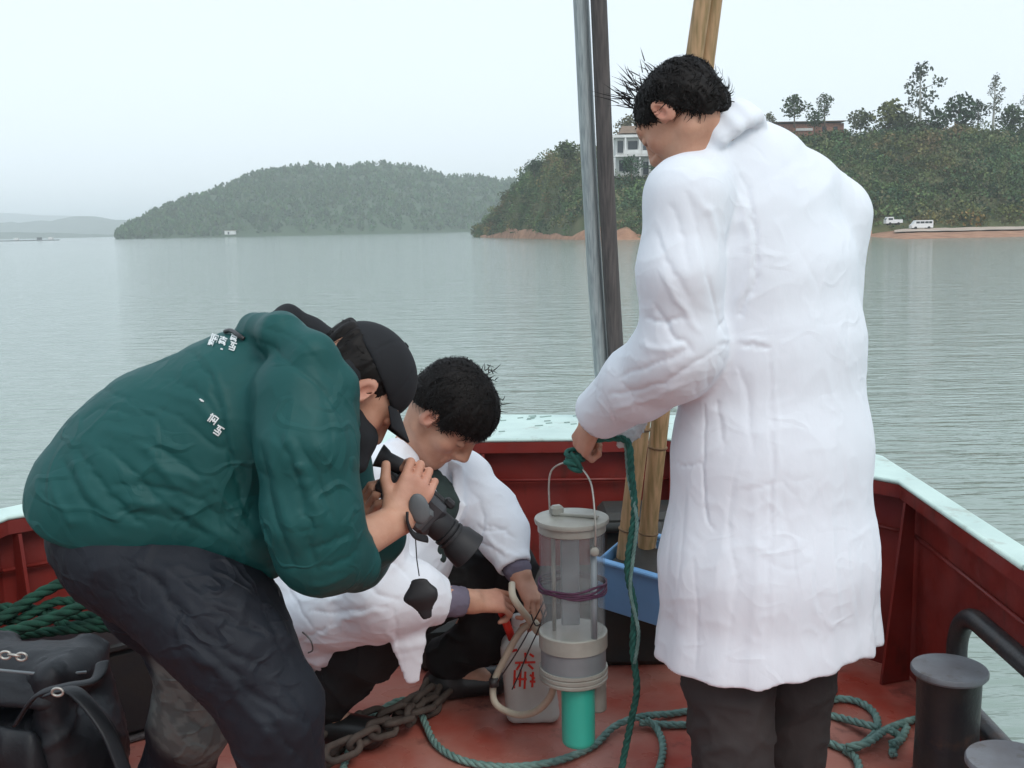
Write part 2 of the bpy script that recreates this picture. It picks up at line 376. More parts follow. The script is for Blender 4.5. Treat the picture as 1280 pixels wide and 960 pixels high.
c = pick(GREENS, n); big = fbm(P, .06, 5, 2); c = 1.22 * c * (1 + .3 * big[:, None]); br = (fbm(P, .05, 9, 2) > .35); c[br] = c[br] * np.array([1.3, 1.0, .95])
br2 = (P[:, 2] < 3) & (RNG.uniform(size=n) < .35); c[br2] = c[br2] * np.array([1.35, 1.02, .85])
tag(foliage('hillside_scrub', P, S, np.clip(c, .02, .5), nl=92, leaf=.165), 'dense green and brownish scrub covering the near hillside', 'scrub', kind='stuff')

# skyline trees, each a thing
def tree(px, base, top, wpx, Y, label, cat='tree', sparse=0, pale=False, col=(.07, .10, .045), nl=46, trunkfrac=.35):
    b = at(px, base, Y); t = at(px, top, Y); h = t[2] - b[2]; w = wpx / FPX * Y / 2
    root = empty('tree', b, label, cat, 'trees on top of the near hill')
    mb = MB(); r = h * .022 + .05
    lean = RNG.normal(0, .03, 2); stem = [b + np.array([lean[0] * h * q, lean[1] * h * q, h * q * .92]) for q in (0, .25, .5, .75, 1)]
    mb.tube(stem, [r, r * .85, r * .6, r * .4, r * .15], 7)
    P = []; S = []
    k = 9 if sparse else 13
    for i in range(k):
        q = trunkfrac + (1 - trunkfrac) * (i + .5) / k; a = i * 2.4 + RNG.uniform(-.5, .5)
        rad = w * (math.sin(math.pi * min(1, (q - trunkfrac) / (1 - trunkfrac) * .85 + .12))) * RNG.uniform(.35, .9)
        o = b + np.array([lean[0] * h * q, lean[1] * h * q, h * q * .88]); e = o + np.array([math.cos(a) * rad, math.sin(a) * rad, h * .08])
        mb.tube([o, (o + e) / 2 + np.array([0, 0, -.05 * h * .2]), e], [r * .35, r * .25, r * .1], 5)
        s = w * RNG.uniform(.3, .5) * (.8 if sparse else 1.1); P.append(e); S.append((s, s, s * (1.1 if sparse else .9)))
    P.append(b + np.array([lean[0] * h, lean[1] * h, h * .93])); S.append((w * .3, w * .3, h * .08))
    mb.build('trunk', M_palebark if pale else M_bark, root, True)
    c = np.array([col] * len(P)) * RNG.uniform(.75, 1.25, (len(P), 1))
    foliage('crown', np.array(P), np.array(S), c, nl=48 if sparse else nl, leaf=.24 if sparse else .24, parent=root, hollow=.2)
    return root
TREES = [ (1018, 168, 140, 26, 284, 'low dark bush tree in front of the middle of the brick wall', dict(col=(.06, .09, .045))),
 (993, 160, 121, 36, 288, 'bushy round tree standing left of its slim neighbour above the brick wall', {}),
 (1031, 160, 117, 24, 288, 'slim leafy tree rising above the middle of the brick wall', dict(col=(.075, .105, .05))),
 (1150, 172, 79, 56, 286, 'tallest tree on the hilltop, pale trunk with loose feathery crown', dict(sparse=1, pale=True, col=(.08, .10, .065))),
 (1110, 172, 131, 48, 284, 'broad yellowish green tree left of the tallest hilltop tree', dict(col=(.12, .13, .05))),
 (1075, 170, 141, 34, 285, 'low pale green tree at the right end of the brick wall', dict(col=(.11, .125, .06))),
 (1196, 172, 121, 44, 284, 'dark dense tree right of the tallest hilltop tree', dict(col=(.045, .08, .04))),
 (1221, 172, 126, 26, 287, 'narrow dark pointed tree beside the bare grey tree', dict(col=(.05, .085, .045))),
 (1240, 182, 92, 32, 282, 'thin almost bare grey tree standing tall near the right edge', dict(sparse=1, pale=True, col=(.13, .14, .10), trunkfrac=.45)),
 (1262, 178, 136, 44, 283, 'low wide green tree in front at the right edge of the hilltop', dict(col=(.06, .09, .045))),
 (1279, 175, 116, 30, 286, 'tall loose grey green tree at the far right of the skyline', dict(sparse=1, col=(.08, .10, .06))),
 (1133, 176, 145, 40, 281, 'small rounded bush tree under the tallest hilltop tree', dict(col=(.08, .10, .05))),
 (1172, 176, 138, 34, 281, 'small dark tree filling the gap right of the tallest trunk', dict(col=(.05, .08, .04))),
 (790, 226, 197, 30, 284, 'dark leafy tree in front of the lower left of the white house', dict(col=(.05, .10, .05))),
 (824, 228, 205, 26, 284, 'small green tree in front of the lower right of the white house', dict(col=(.07, .11, .05))),
 (788, 182, 148, 34, 300, 'brownish tree behind the roof of the white house', dict(col=(.13, .12, .06))),
 (706, 206, 180, 34, 318, 'green tree on the left brow of the hill beside the metal pole', dict(col=(.09, .12, .05))),
 (668, 222, 201, 26, 350, 'dark rounded tree where the hill starts dropping to the bay', dict(col=(.06, .09, .05))),
 (962, 165, 142, 18, 288, 'small yellow green tree at the left end of the brick wall', dict(col=(.12, .12, .05))),
]
for (px, b_, t_, w_, Y_, lab, kw) in TREES: tree(px, b_, t_, w_, Y_, lab, **kw)

# house on the hill
M_whitewall = mat('white_wall', (.78, .78, .76), .8, (.6, .6, .58), nscale=.6)
M_roof = mat('brown_roof', (.24, .17, .12), .85, nscale=1)
M_darkglass = mat('dark_window', (.04, .05, .06), .15, nscale=1)
M_brick = mat('brick_red', (.42, .20, .14), .9, (.22, .12, .09), nscale=2)
def lbox(mb, px0, px1, py0, py1, Y, dep):
    a = at(px0, py1, Y); b = at(px1, py0, Y)
    mb.box(((a[0] + b[0]) / 2, Y + dep / 2, (a[2] + b[2]) / 2), (abs(b[0] - a[0]), dep, abs(b[2] - a[2]))); return mb
hs = empty('house', at(800, 216, 285), 'white two storey house with pillared balcony on the near hill', 'house')
lbox(MB(), 770, 838, 172, 222, 290, 9).build('wall', M_whitewall, hs)
w = lbox(MB(), 764, 844, 167, 172, 287.5, 12).build('roof_slab', M_whitewall, hs)
a = at(774, 167, 290); b = at(806, 167, 290); zz = at(790, 156, 290)[2]
MB().add([(a[0], 289, a[2]), (b[0], 289, a[2]), (b[0], 298, a[2]), (a[0], 298, a[2]), (a[0] + 1, 293, zz), (b[0] - 1, 293, zz)], [(0, 1, 5, 4), (1, 2, 5), (2, 3, 4, 5), (3, 0, 4), (0, 3, 2, 1)]).build('roof', M_roof, hs)
lbox(MB(), 764, 842, 193, 196, 286.8, 3.1).build('balcony', M_whitewall, hs)
for px in (766, 782, 800, 816, 832): lbox(MB(), px - .9, px + .9, 172.2, 193, 287, .45).build('pillar', M_whitewall, hs)
for px in (768, 800, 812, 836): lbox(MB(), px - .9, px + .9, 196.2, 220, 287, .45).build('pillar', M_whitewall, hs)
lbox(MB(), 780, 800, 187, 192.8, 286.7, .15).build('balustrade', M_whitewall, hs)
lbox(MB(), 803, 841, 187, 192.8, 286.7, .15).build('balustrade', M_whitewall, hs)
for (x0, x1, y0, y1) in ((772, 779, 176, 191), (785, 797, 176, 187), (804, 813, 176, 191), (819, 829, 176, 187), (774, 790, 200, 214), (804, 811, 202, 218), (818, 830, 201, 212)):
    wf = lbox(MB(), x0 - .6, x1 + .6, y0 - .6, y1 + .6, 289.8, .19).build('window', M_whitewall, hs)
    lbox(MB(), x0, x1, y0, y1, 289.7, .09).build('pane', M_darkglass, wf)
bw = empty('brick_building', at(1005, 166, 290), 'long low brown brick building with a flat dark roof on the hilltop', 'building')
lbox(MB(), 955, 1055, 153.6, 172, 290, 7).build('wall', M_brick, bw)
lbox(MB(), 952, 1058, 150.4, 153.5, 289, 9).build('roof', M_roof, bw)
lbox(MB(), 995, 1016, 160, 163.6, 289.7, .25).build('white_panel', M_whitewall, bw)
for px in (963, 975, 1028, 1042): lbox(MB(), px, px + 5, 158, 164, 289.85, .12).build('window', M_darkglass, bw)
# vehicles on the shore road
M_whitepaint = mat('white_paint', (.8, .8, .8), .3, (.72, .72, .72), nscale=2)
M_tyre = mat('tyre_rubber', (.03, .03, .03), .8)
def van(px, py, Y, L, H, label, cab=False):
    p = at(px, py, Y); r = empty('parked_van' if not cab else 'parked_truck', p, label, 'van' if not cab else 'truck', 'vehicles on the shore road')
    x0 = p[0] - L / 2; z0 = p[2]; y0 = p[1]
    if not cab: prof = [(0, .35), (0, .95), (.35, 1.15), (.95, H), (L - .1, H), (L, H - .25), (L, .35)]
    else: prof = [(0, .4), (0, 1.2), (.4, H), (1.6, H), (1.7, 1.25), (L, 1.2), (L, .5)]
    n = len(prof); V = [(x0 + a, y0, z0 + b) for a, b in prof] + [(x0 + a, y0 + 1.7, z0 + b) for a, b in prof]
    MB().add(V, [tuple(range(n)), tuple(range(2 * n - 1, n - 1, -1))] + [((k + 1) % n, k, n + k, n + (k + 1) % n) for k in range(n)]).build('body', M_whitepaint, r)
    for (a, b) in (((.95, 1.7), (1.85, 2.7), (2.85, 3.6), (3.7, L - .25)) if not cab else ((.5, 1.45),)):
        MB().box((x0 + (a + b) / 2, y0 - .01, z0 + H - .45), (b - a, .04, .42)).build('window', M_darkglass, r)
    MB().add([(x0 + .36, y0 + .15, z0 + 1.16), (x0 + .36, y0 + 1.55, z0 + 1.16), (x0 + .9, y0 + 1.5, z0 + H - .08), (x0 + .9, y0 + .2, z0 + H - .08)] if not cab else [(x0 + .0, y0 + .15, z0 + 1.25), (x0, y0 + 1.55, z0 + 1.25), (x0 + .38, y0 + 1.5, z0 + H - .08), (x0 + .38, y0 + .2, z0 + H - .08)], [(0, 1, 2, 3)]).build('windscreen', M_darkglass, r)
    for a in (.85, L - .9):
        for yy in (.0, 1.52): MB().lathe([(.02, -.02), (.33, 0), (.33, .18), (.02, .2)], (x0 + a, y0 + yy - .02, z0 + .33), 14, rotx(-math.pi / 2)).build('wheel', M_tyre, r, True)
van(1153, 286.8, 233, 4.6, 1.95, 'white minivan parked on the pale shore track')
van(1118, 281.5, 238, 3.6, 1.8, 'small white pickup truck parked left of the minivan by the bushes', True)
sh = empty('shore_hut', at(288, 293, 985), 'tiny white hut at the foot of the hill across the bay', 'hut')
p = at(288, 293, 975); MB().box((p[0], p[1], p[2] + 1.6), (9, 5, 3.4)).build('wall', M_whitewall, sh); MB().box((p[0], p[1], p[2] + 3.5), (10.5, 6, .4)).build('roof', M_roof, sh); MB().box((p[0] - 1, p[1] - 2.52, p[2] + 1.2), (1.4, .1, 2.2)).build('door', M_darkglass, sh)
# floating fish cages
M_raft = mat('raft_wood', (.10, .11, .11), .8)
fr = empty('fish_farm_raft', at(60, 302, 1000), 'low dark floating fish cages with small sheds far out on the left', 'raft')
for i, px in enumerate((6, 22, 38, 54, 70)):
    p = at(px, 300, 1000); MB().box((p[0], 1000 - i * 3, ZW + .35), (10.5, 14, .7)).build('float_deck', M_raft, fr)
    if i in (1, 3, 4): MB().box((p[0], 1001 - i * 3, ZW + 1.9), (3.5, 3, 2.2)).build('shed', M_whitewall if i != 3 else M_raft, fr)

# air
hz = MB().box((0, 4250, (145 + ZW - 1.2) / 2), (15400, 9800, 145 - ZW + 1.2)).build('haze', None); tag(hz, kind='stuff')
hm = bpy.data.materials.new('haze_air'); hm.use_nodes = True; hm.node_tree.nodes.clear()
vo = hm.node_tree.nodes.new('ShaderNodeVolumePrincipled'); vo.inputs['Color'].default_value = (.93, .97, 1, 1); vo.inputs['Density'].default_value = .00032; vo.inputs['Anisotropy'].default_value = 0
ho = hm.node_tree.nodes.new('ShaderNodeOutputMaterial'); hm.node_tree.links.new(vo.outputs[0], ho.inputs['Volume']); hz.data.materials.append(hm)
# ================================================================ THE BOAT
ZC = .60
M_redpaint = mat('red_bulwark_paint', (.23, .027, .020), .45, (.14, .018, .015), nscale=5, grime=((.05, .018, .012), .8, 7, (1, 1, .35)), bump=.25, bscale=25, dist=.004, extra=rough_noise(.3, .6, 9))
M_deck = mat('red_deck_paint', (.38, .060, .038), .4, (.43, .18, .14), nscale=3.2, grime=((.055, .022, .018), .85, 5, (1, 1, 1)), detail=9, bump=.3, bscale=40, dist=.004, contrast=(.42, .66), extra=rough_noise(.16, .6, 5))
M_mint = mat('mint_paint', (.60, .76, .70), .45, (.50, .65, .60), nscale=9, grime=((.32, .33, .27), .7, 8, (1, 1, 1)), bump=.2, bscale=80, dist=.002)
M_black = mat('black_paint', (.022, .024, .028), .38, (.04, .035, .033), nscale=14, grime=((.09, .05, .035), .6, 12, (1, 1, 1)), bump=.35, bscale=90, dist=.003)
M_greytop = mat('grey_bollard_top', (.24, .26, .28), .5, (.17, .17, .18), nscale=12, grime=((.10, .08, .065), .7, 16, (1, 1, 1)), bump=.3, bscale=70, dist=.003)
M_hullp = mat('hull_paint', (.05, .055, .06), .5)
boat = empty('boat', (0, 1.6, 0), 'bow of a work boat with dark red bulwarks, mint green gunwale and worn red deck', 'boat')
INN = [(1.10, -1.6), (1.12, 2.3), (1.135, 3.10), (.55, 3.83), (-.12, 3.86), (-1.40, 2.90), (-1.52, 2.3), (-1.52, -1.6)]
OUT = [(1.18, -1.6), (1.185, 2.4), (1.20, 3.44), (.80, 4.25), (-.25, 4.40), (-1.0, 3.52), (-1.50, 2.93), (-1.60, 2.3), (-1.60, -1.6)]

# gunwale cap: ring between inner and outer polygons
def ring(inner, outer, z0, z1):
    import mathutils.geometry as mg
    poly = list(outer) + list(inner)[::-1]; n = len(poly)
    tr = mg.tessellate_polygon([[Vector((x, y, 0)) for x, y in poly]])
    V = [(x, y, z1) for x, y in poly] + [(x, y, z0) for x, y in poly]
    Fc = [t for t in tr] + [tuple(i + n for i in t[::-1]) for t in tr] + [(k, (k + 1) % n, n + (k + 1) % n, n + k) for k in range(n)]
    m = MB(); m.add(V, Fc); return m
o = ring(INN, OUT, ZC - .012, ZC).build('gunwale', M_mint, boat); bm = bmesh.new(); bm.from_mesh(o.data); bmesh.ops.recalc_face_normals(bm, faces=bm.faces); bm.to_mesh(o.data)
# inner flange, vertical lip under the cap
def wall(poly, z0, z1, th, closed=False):
    mb = MB(); P = [np.array(p, float) for p in poly]
    for a, b in zip(P[:-1], P[1:]):
        d = nrm(b - a); nn = np.array([d[1], -d[0]]); nn = -nn if nn @ (a + b) < 0 else nn
        q = [a, b, b + nn * th, a + nn * th]; mb.prism([tuple(p) for p in q], z0, z1)
    return mb
INs = [(x * .998, y * .998) for x, y in INN]
wall(INs, ZC - .052, ZC - .013, .012).build('flange', M_redpaint, boat)
wl = [(1.14, -1.6), (1.155, 2.1)]
def off(poly, d):
    out = []; P = [np.array(p, float) for p in poly]
    for i, p in enumerate(P):
        ns = []
        for a, b in ((P[i - 1], p) if i else (None, None), (p, P[i + 1]) if i < len(P) - 1 else (None, None)):
            if a is None: continue
            t = nrm(b - a); nn = np.array([-t[1], t[0]]); ns.append(nn)
        v = nrm(sum(ns)); out.append(tuple(p - v * d / max(.4, v @ ns[0])))
    return out
BW = off(INN, -.045)
if abs(BW[0][0]) < 1.1: BW = off(INN, .045)
MB().prism(BW, -.06, 0).build('deck', M_deck, boat)
# right side plate with the fairlead opening; others plain
YA, YB = BW[0][1], BW[2][1]
hole = []
hy0, hy1, hz0, hz1 = 2.02, 2.72, .105, .355
rr_ = (hz1 - hz0) / 2
for k in range(25): a = -math.pi / 2 + math.pi * k / 24; hole.append((hy1 - rr_ + rr_ * math.cos(a), (hz0 + hz1) / 2 + rr_ * math.sin(a)))
for k in range(25): a = math.pi / 2 + math.pi * k / 24; hole.append((hy0 + rr_ + rr_ * math.cos(a), (hz0 + hz1) / 2 + rr_ * math.sin(a)))
bm = bmesh.new()
def wx(y): return np.interp(y, [BW[0][1], BW[1][1], BW[2][1]], [BW[0][0], BW[1][0], BW[2][0]])
outer = [(YA, 0), (2.3, 0), (YB, 0), (YB, ZC - .014), (2.3, ZC - .014), (YA, ZC - .014)]
edges = []
for loop in (outer, hole):
    vs = [bm.verts.new((wx(y), y, z)) for y, z in loop]
    for i in range(len(vs)): edges.append(bm.edges.new((vs[i], vs[(i + 1) % len(vs)])))
bmesh.ops.triangle_fill(bm, edges=edges, use_beauty=True); bmesh.ops.recalc_face_normals(bm, faces=bm.faces)
ex = bmesh.ops.extrude_face_region(bm, geom=list(bm.faces)); bmesh.ops.translate(bm, verts=[v for v in ex['geom'] if isinstance(v, bmesh.types.BMVert)], vec=(.012, 0, 0))
bmesh.ops.recalc_face_normals(bm, faces=bm.faces)
for v in bm.verts: v.co.y -= 1.6
me = bpy.data.meshes.new('bulwark'); bm.to_mesh(me); me.materials.append(M_redpaint); o = bpy.data.objects.new('bulwark', me); COL.objects.link(o); o.parent = boat
for a, b in ((2, 3), (3, 4), (4, 5), (5, 6), (6, 7)):
    wall([BW[a], BW[b]], 0, ZC - .014, .012).build('bulwark', M_redpaint, boat)
# fairlead rim
rim = [(wx(y) - .012, y, z) for y, z in hole]
MB().tube(rim, .027, 14, closed=True).build('fairlead', M_black, boat, True)
# stays and stringers
def stay(p, q, dep0=.035, dep1=.10):
    p = np.array(p); n_ = nrm(np.array([-p[0] * .9, 3.0 - p[1]]) if q is None else np.array(q)); t = np.array([-n_[1], n_[0]]) * .005
    V = []
    for s in (-1, 1):
        for (d, z) in ((0, .002), (dep1, .002), (dep0, ZC - .055), (0, ZC - .055)): V.append((*(p + n_ * d + t * s), z))
    return MB().add(V, [(0, 1, 2, 3), (7, 6, 5, 4), (0, 4, 5, 1), (1, 5, 6, 2), (2, 6, 7, 3), (3, 7, 4, 0)])
for p, q in (((1.165, 3.06), (-1, -.35)), ((.58, 3.86), (-.3, -1)), ((-.12, 3.88), (.3, -1)), ((-.75, 3.40), (.6, -.8)), ((-1.40, 2.93), (.75, -.6)), ((1.15, 1.6), (-1, 0)), ((-1.55, 1.7), (1, 0))):
    stay(p, q).build('stay', M_redpaint, boat)
for a, b in zip(BW[1:6], BW[2:7]):
    c0 = np.array(a) * .994; c1 = np.array(b) * .994
    MB().tube([(*c0, .44), (*c1, .44)], .006, 6).build('stringer', M_redpaint, boat, True)
wall([(x * 1.0, y) for x, y in OUT], ZC - .05, ZC - .0125, -.012).build('outer_lip', M_mint, boat)
HB = [(x * .99, y * .985) for x, y in OUT]
mb = MB(); n = len(BW); V = [(x, y, -.002) for x, y in BW] + [(x * .88, y * .93 if y > 0 else y, ZW - .6) for x, y in BW]
mb.add(V, [(k, k + 1, n + k + 1, n + k) for k in range(n - 1)] + [(n - 1, 0, n, 2 * n - 1)]); mb.build('hull', M_hullp, boat)
MB().tube([(x, y, ZC - .006) for x, y in INN[1:-1]], .0075, 8).build('edge_bead', M_mint, boat, True)
# bollards
def bollard(px, py, z, r, lab):
    p = atz(px, py, z)
    b = MB().lathe([(r * 1.0, 0), (r * 1.0, .012), (r * .86, .02), (r * .82, z * .5), (r * .84, z - .03), (r * .9, z - .018)], (p[0], p[1], 0), 40).build('bollard', M_black, boat, 'auto'); b['label'] = lab
    MB().lathe([(r * .95, z - .0178), (r, z - .012), (r, z - .004), (r * .97, z), (r * .6, z + .001), (0.0001, z + .001)], (p[0], p[1], 0), 48).build('bollard_cap', M_greytop, b, 'auto')
bollard(1187, 834, .30, .088, 'black steel bollard with flat grey top in full view'); bollard(1266, 950, .30, .088, 'black steel bollard cut off by the lower right corner')
# anti-slip weld marks on the fore cap
mb = MB()
M_weld = mat('mint_weld', (.30, .40, .37), .6, nscale=20)
for i in range(46):
    for j in range(1):
        x = RNG.uniform(-.3, .6); y = RNG.uniform(3.92, 4.33)
        qq = RNG.uniform(.006, .016); mb.tube([(x - qq, y - .004, ZC + .001), (x + qq, y + .004, ZC + .001)], .0028, 5)
mb.build('weld_mark', M_weld, boat)['kind'] = 'stuff'
# ================================================================ implicit-surface modeller for people and cloth
class SDF:
    def __init__(s): s.p = []
    def cap(s, a, b, ra, rb=None, u=None, flat=1.0, k=.02, op='add', rend=None):
        """tapered capsule; radii ra,rb along u and ra*flat,rb*flat across; ends rounded by rend"""
        a = np.asarray(a, float); b = np.asarray(b, float); rb = ra if rb is None else rb
        s.p.append(('cap', a, b, ra, rb, u, flat, k, op, rend)); return s
    def ell(s, c, r, R=None, k=.02, op='add'):
        s.p.append(('ell', np.asarray(c, float), np.asarray(r, float), R, k, op)); return s
    def chain(s, pts, rr, u=None, flat=1.0, k=.02, op='add'):
        fl = np.broadcast_to(np.asarray(flat, float), (len(pts),))
        for i in range(len(pts) - 1): s.cap(pts[i], pts[i + 1], rr[i], rr[i + 1], u, (fl[i], fl[i + 1]), k, op)
        return s
    def cut(s, fn, k=.004): s.p.append(('cut', fn, k)); return s          # keep where fn<0
    def add_fn(s, fn, lo, hi, k=.01): s.p.append(('fn', fn, np.asarray(lo), np.asarray(hi), k)); return s
    def bounds(s):
        lo = np.full(3, 9.); hi = np.full(3, -9.)
        for q in s.p:
            l, h = s.bb(q)
            if l is None or q[0] in ('cut',) or 'sub' in [x for x in q if isinstance(x, str)]: continue
            lo = np.minimum(lo, l); hi = np.maximum(hi, h)
        return lo - .012, hi + .012
    def bb(s, q):
        if q[0] == 'cap':
            fm = max(np.max(q[6]), 1); r = max(q[3], q[4]) * fm; return np.minimum(q[1], q[2]) - r, np.maximum(q[1], q[2]) + r
        if q[0] == 'ell': r = q[2].max() if q[3] is not None else q[2]; return q[1] - r, q[1] + r
        if q[0] == 'fn': return q[2], q[3]
        return None, None
    def mesh(s, h=.005, fine=(), disp=None):
        lo, hi = s.bounds(); ax = []
        for i in range(3):
            xs = [lo[i]]
            while xs[-1] < hi[i]:
                st = h
                for (fl, fh, fs) in fine:
                    if fl[i] - h < xs[-1] < fh[i]: st = min(st, fs)
                xs.append(xs[-1] + st)
            ax.append(np.array(xs))
        D = np.full([len(a) for a in ax], .06, np.float32)
        for q in s.p:
            l, hh = s.bb(q)
            if l is None:
                G = np.stack(np.meshgrid(*ax, indexing='ij'), -1); d = q[1](G); k = q[2]
                t = np.clip(.5 - .5 * (D - d) / k, 0, 1); D = (D * (1 - t) + d * t + k * t * (1 - t)).astype(np.float32); continue
            mg = .03; sl = tuple(slice(max(0, np.searchsorted(ax[i], l[i] - mg) - 1), np.searchsorted(ax[i], hh[i] + mg) + 1) for i in range(3))
            if any(x.stop <= x.start for x in sl): continue
            G = np.stack(np.meshgrid(*[ax[i][sl[i]] for i in range(3)], indexing='ij'), -1)
            if q[0] == 'cap':
                _, a, b, ra, rb, u, fl, k, op, rend = q
                w = b - a; Ln = np.linalg.norm(w); w = w / (Ln + 1e-9)
                if Ln < 1e-6: w = np.array([0, 0, 1.])
                uu = np.array(u if u is not None else ((1, 0, 0) if abs(w[0]) < .8 else (0, 1, 0)), float); uu = nrm(uu - w * (uu @ w)); vv = np.cross(w, uu)
                p = G - a; tt = p @ w; t = np.clip(tt / (Ln + 1e-9), 0, 1); c = tt - t * Ln
                f0, f1 = (fl if isinstance(fl, tuple) else (fl, fl))
                ru = ra + (rb - ra) * t; rv = ru * (f0 + (f1 - f0) * t); re = np.minimum(ru, rv) if rend is None else rend
                pu = (p @ uu) / ru; pv = (p @ vv) / rv; pc = c / re
                nn = np.sqrt(pu ** 2 + pv ** 2 + pc ** 2); g = np.sqrt((pu / ru) ** 2 + (pv / rv) ** 2 + (pc / re) ** 2)
                d = nn * (nn - 1) / (g + 1e-9)
            elif q[0] == 'ell':
                _, c, r, R, k, op = q; p = G - c
                if R is not None: p = p @ np.asarray(R)
                nn = np.sqrt(((p / r) ** 2).sum(-1)); g = np.sqrt(((p / r ** 2) ** 2).sum(-1)); d = nn * (nn - 1) / (g + 1e-9)
            else: d = q[1](G); k = q[4]; op = 'add'
            d = np.minimum(d, .2); X = D[sl]
            if op == 'add': t = np.clip(.5 + .5 * (X - d) / k, 0, 1); D[sl] = X * (1 - t) + d * t - k * t * (1 - t)
            else: t = np.clip(.5 - .5 * (X + d) / k, 0, 1); D[sl] = X * (1 - t) + (-d) * t + k * t * (1 - t)
        if disp is not None:
            m = np.abs(D) < .03; idx = np.nonzero(m); P = np.stack([ax[i][idx[i]] for i in range(3)], -1); D[m] += disp(P)
        return nets(D, ax)
def nets(D, ax):
    D[0] = D[-1] = .05; D[:, 0] = D[:, -1] = .05; D[:, :, 0] = D[:, :, -1] = .05
    ins = D < 0; nx, ny, nz = D.shape
    c = np.zeros((nx - 1, ny - 1, nz - 1), np.int8)
    for a in (0, 1):
        for b in (0, 1):
            for d in (0, 1): c += ins[a:nx - 1 + a, b:ny - 1 + b, d:nz - 1 + d]
    I, J, K = np.nonzero((c > 0) & (c < 8)); n = len(I)
    vid = np.full(c.shape, -1, np.int64); vid[I, J, K] = np.arange(n)
    acc = np.zeros((n, 3)); cnt = np.zeros(n)
    for axn in range(3):
        for a in (0, 1):
            for b in (0, 1):
                o0 = [0, 0, 0]; oth = [q for q in range(3) if q != axn]; o0[oth[0]] = a; o0[oth[1]] = b; o1 = list(o0); o1[axn] = 1
                d0 = D[I + o0[0], J + o0[1], K + o0[2]]; d1 = D[I + o1[0], J + o1[1], K + o1[2]]
                m = (d0 < 0) != (d1 < 0); t = np.where(m, d0 / (d0 - d1 + 1e-12), 0)
                P0 = np.stack([ax[0][I + o0[0]], ax[1][J + o0[1]], ax[2][K + o0[2]]], -1); P1 = np.stack([ax[0][I + o1[0]], ax[1][J + o1[1]], ax[2][K + o1[2]]], -1)
                acc += np.where(m[:, None], P0 + (P1 - P0) * t[:, None], 0); cnt += m
    V = acc / np.maximum(cnt, 1)[:, None]; F = []
    for axn in range(3):
        sl0 = [slice(1, -1)] * 3; sl0[axn] = slice(0, -1); sl1 = [slice(1, -1)] * 3; sl1[axn] = slice(1, None)
        A = ins[tuple(sl0)]; B = ins[tuple(sl1)]; X = np.nonzero(A != B); s_ = A[X]
        g = [X[0] + (1 if axn != 0 else 0), X[1] + (1 if axn != 1 else 0), X[2] + (1 if axn != 2 else 0)]
        u, v = [(1, 2), (2, 0), (0, 1)][axn]
        def at_(du, dv):
            q = [g[0].copy(), g[1].copy(), g[2].copy()]; q[u] = q[u] - 1 + du; q[v] = q[v] - 1 + dv; return vid[q[0], q[1], q[2]]
        Q = np.stack([at_(0, 0), at_(1, 0), at_(1, 1), at_(0, 1)], -1); Q[~s_] = Q[~s_][:, ::-1]; F.append(Q)
    F = np.concatenate(F); F = F[(F >= 0).all(1)]
    return V, F
def normals(V, F):
    n = np.cross(V[F[:, 2]] - V[F[:, 0]], V[F[:, 3]] - V[F[:, 1]]); N = np.zeros_like(V)
    for k in range(4): np.add.at(N, F[:, k], n)
    return N / (np.linalg.norm(N, axis=1, keepdims=True) + 1e-12)
def smooth_v(V, F, it=2, lam=.5):
    E = np.concatenate([F[:, [0, 1]], F[:, [1, 2]], F[:, [2, 3]], F[:, [3, 0]]])
    for _ in range(it):
        A = np.zeros_like(V); C = np.zeros(len(V))
        np.add.at(A, E[:, 0], V[E[:, 1]]); np.add.at(A, E[:, 1], V[E[:, 0]]); np.add.at(C, E[:, 0], 1); np.add.at(C, E[:, 1], 1)
        V = V + lam * (A / np.maximum(C, 1)[:, None] - V)
    return V
def folds(V, F, strokes, back=False):
    """raise or sink creases along 3-D polylines lying on the cloth: (points seen in the photograph, height, half width)"""
    N = normals(V, F); x, y = proj(V); front = ((CC - V) * N).sum(1) > 0; V2 = V.copy()
    fx, fy = x[front], y[front]; FV = V[front]; FN = N[front]
    for (pts, amp, wid) in strokes:
        wid = wid * .68; amp = amp * .85
        pp = catmull(pts, 6) if len(pts) > 2 else np.array([np.array(pts[0]) * (1 - t) + np.array(pts[1]) * t for t in np.linspace(0, 1, 9)])
        Q = []; QN = []
        for a, b in pp:
            d = (fx - a) ** 2 + (fy - b) ** 2; c = np.nonzero(d < 60)[0]
            if len(c) == 0: c = np.argsort(d)[:4]
            i = c[np.argmin(FV[c, 1])]; Q.append(FV[i]); QN.append(FN[i])
        Q = np.array(Q); QN = np.array(QN); lo = Q.min(0) - 3 * wid; hi = Q.max(0) + 3 * wid
        m = np.nonzero(((V > lo) & (V < hi)).all(1))[0]; P = V[m]; best = np.full(len(P), 9.); tb = np.zeros(len(P)); nb = np.zeros((len(P), 3))
        for i in range(len(Q) - 1):
            w = Q[i + 1] - Q[i]; L2 = w @ w + 1e-12; t = np.clip(((P - Q[i]) @ w) / L2, 0, 1); d = np.linalg.norm(P - Q[i] - t[:, None] * w, axis=1)
            u = d < best; best[u] = d[u]; tb[u] = (i + t[u]) / (len(Q) - 1); nb[u] = QN[i]
        e = (np.exp(-(best / wid) ** 2) if amp > 0 else np.exp(-best / (wid * .62))) * np.sin(np.pi * np.clip(tb * .9 + .05, 0, 1)) ** .5
        e *= (N[m] * nb).sum(1) > .1
        V2[m] += N[m] * (amp * e)[:, None]
    return V2
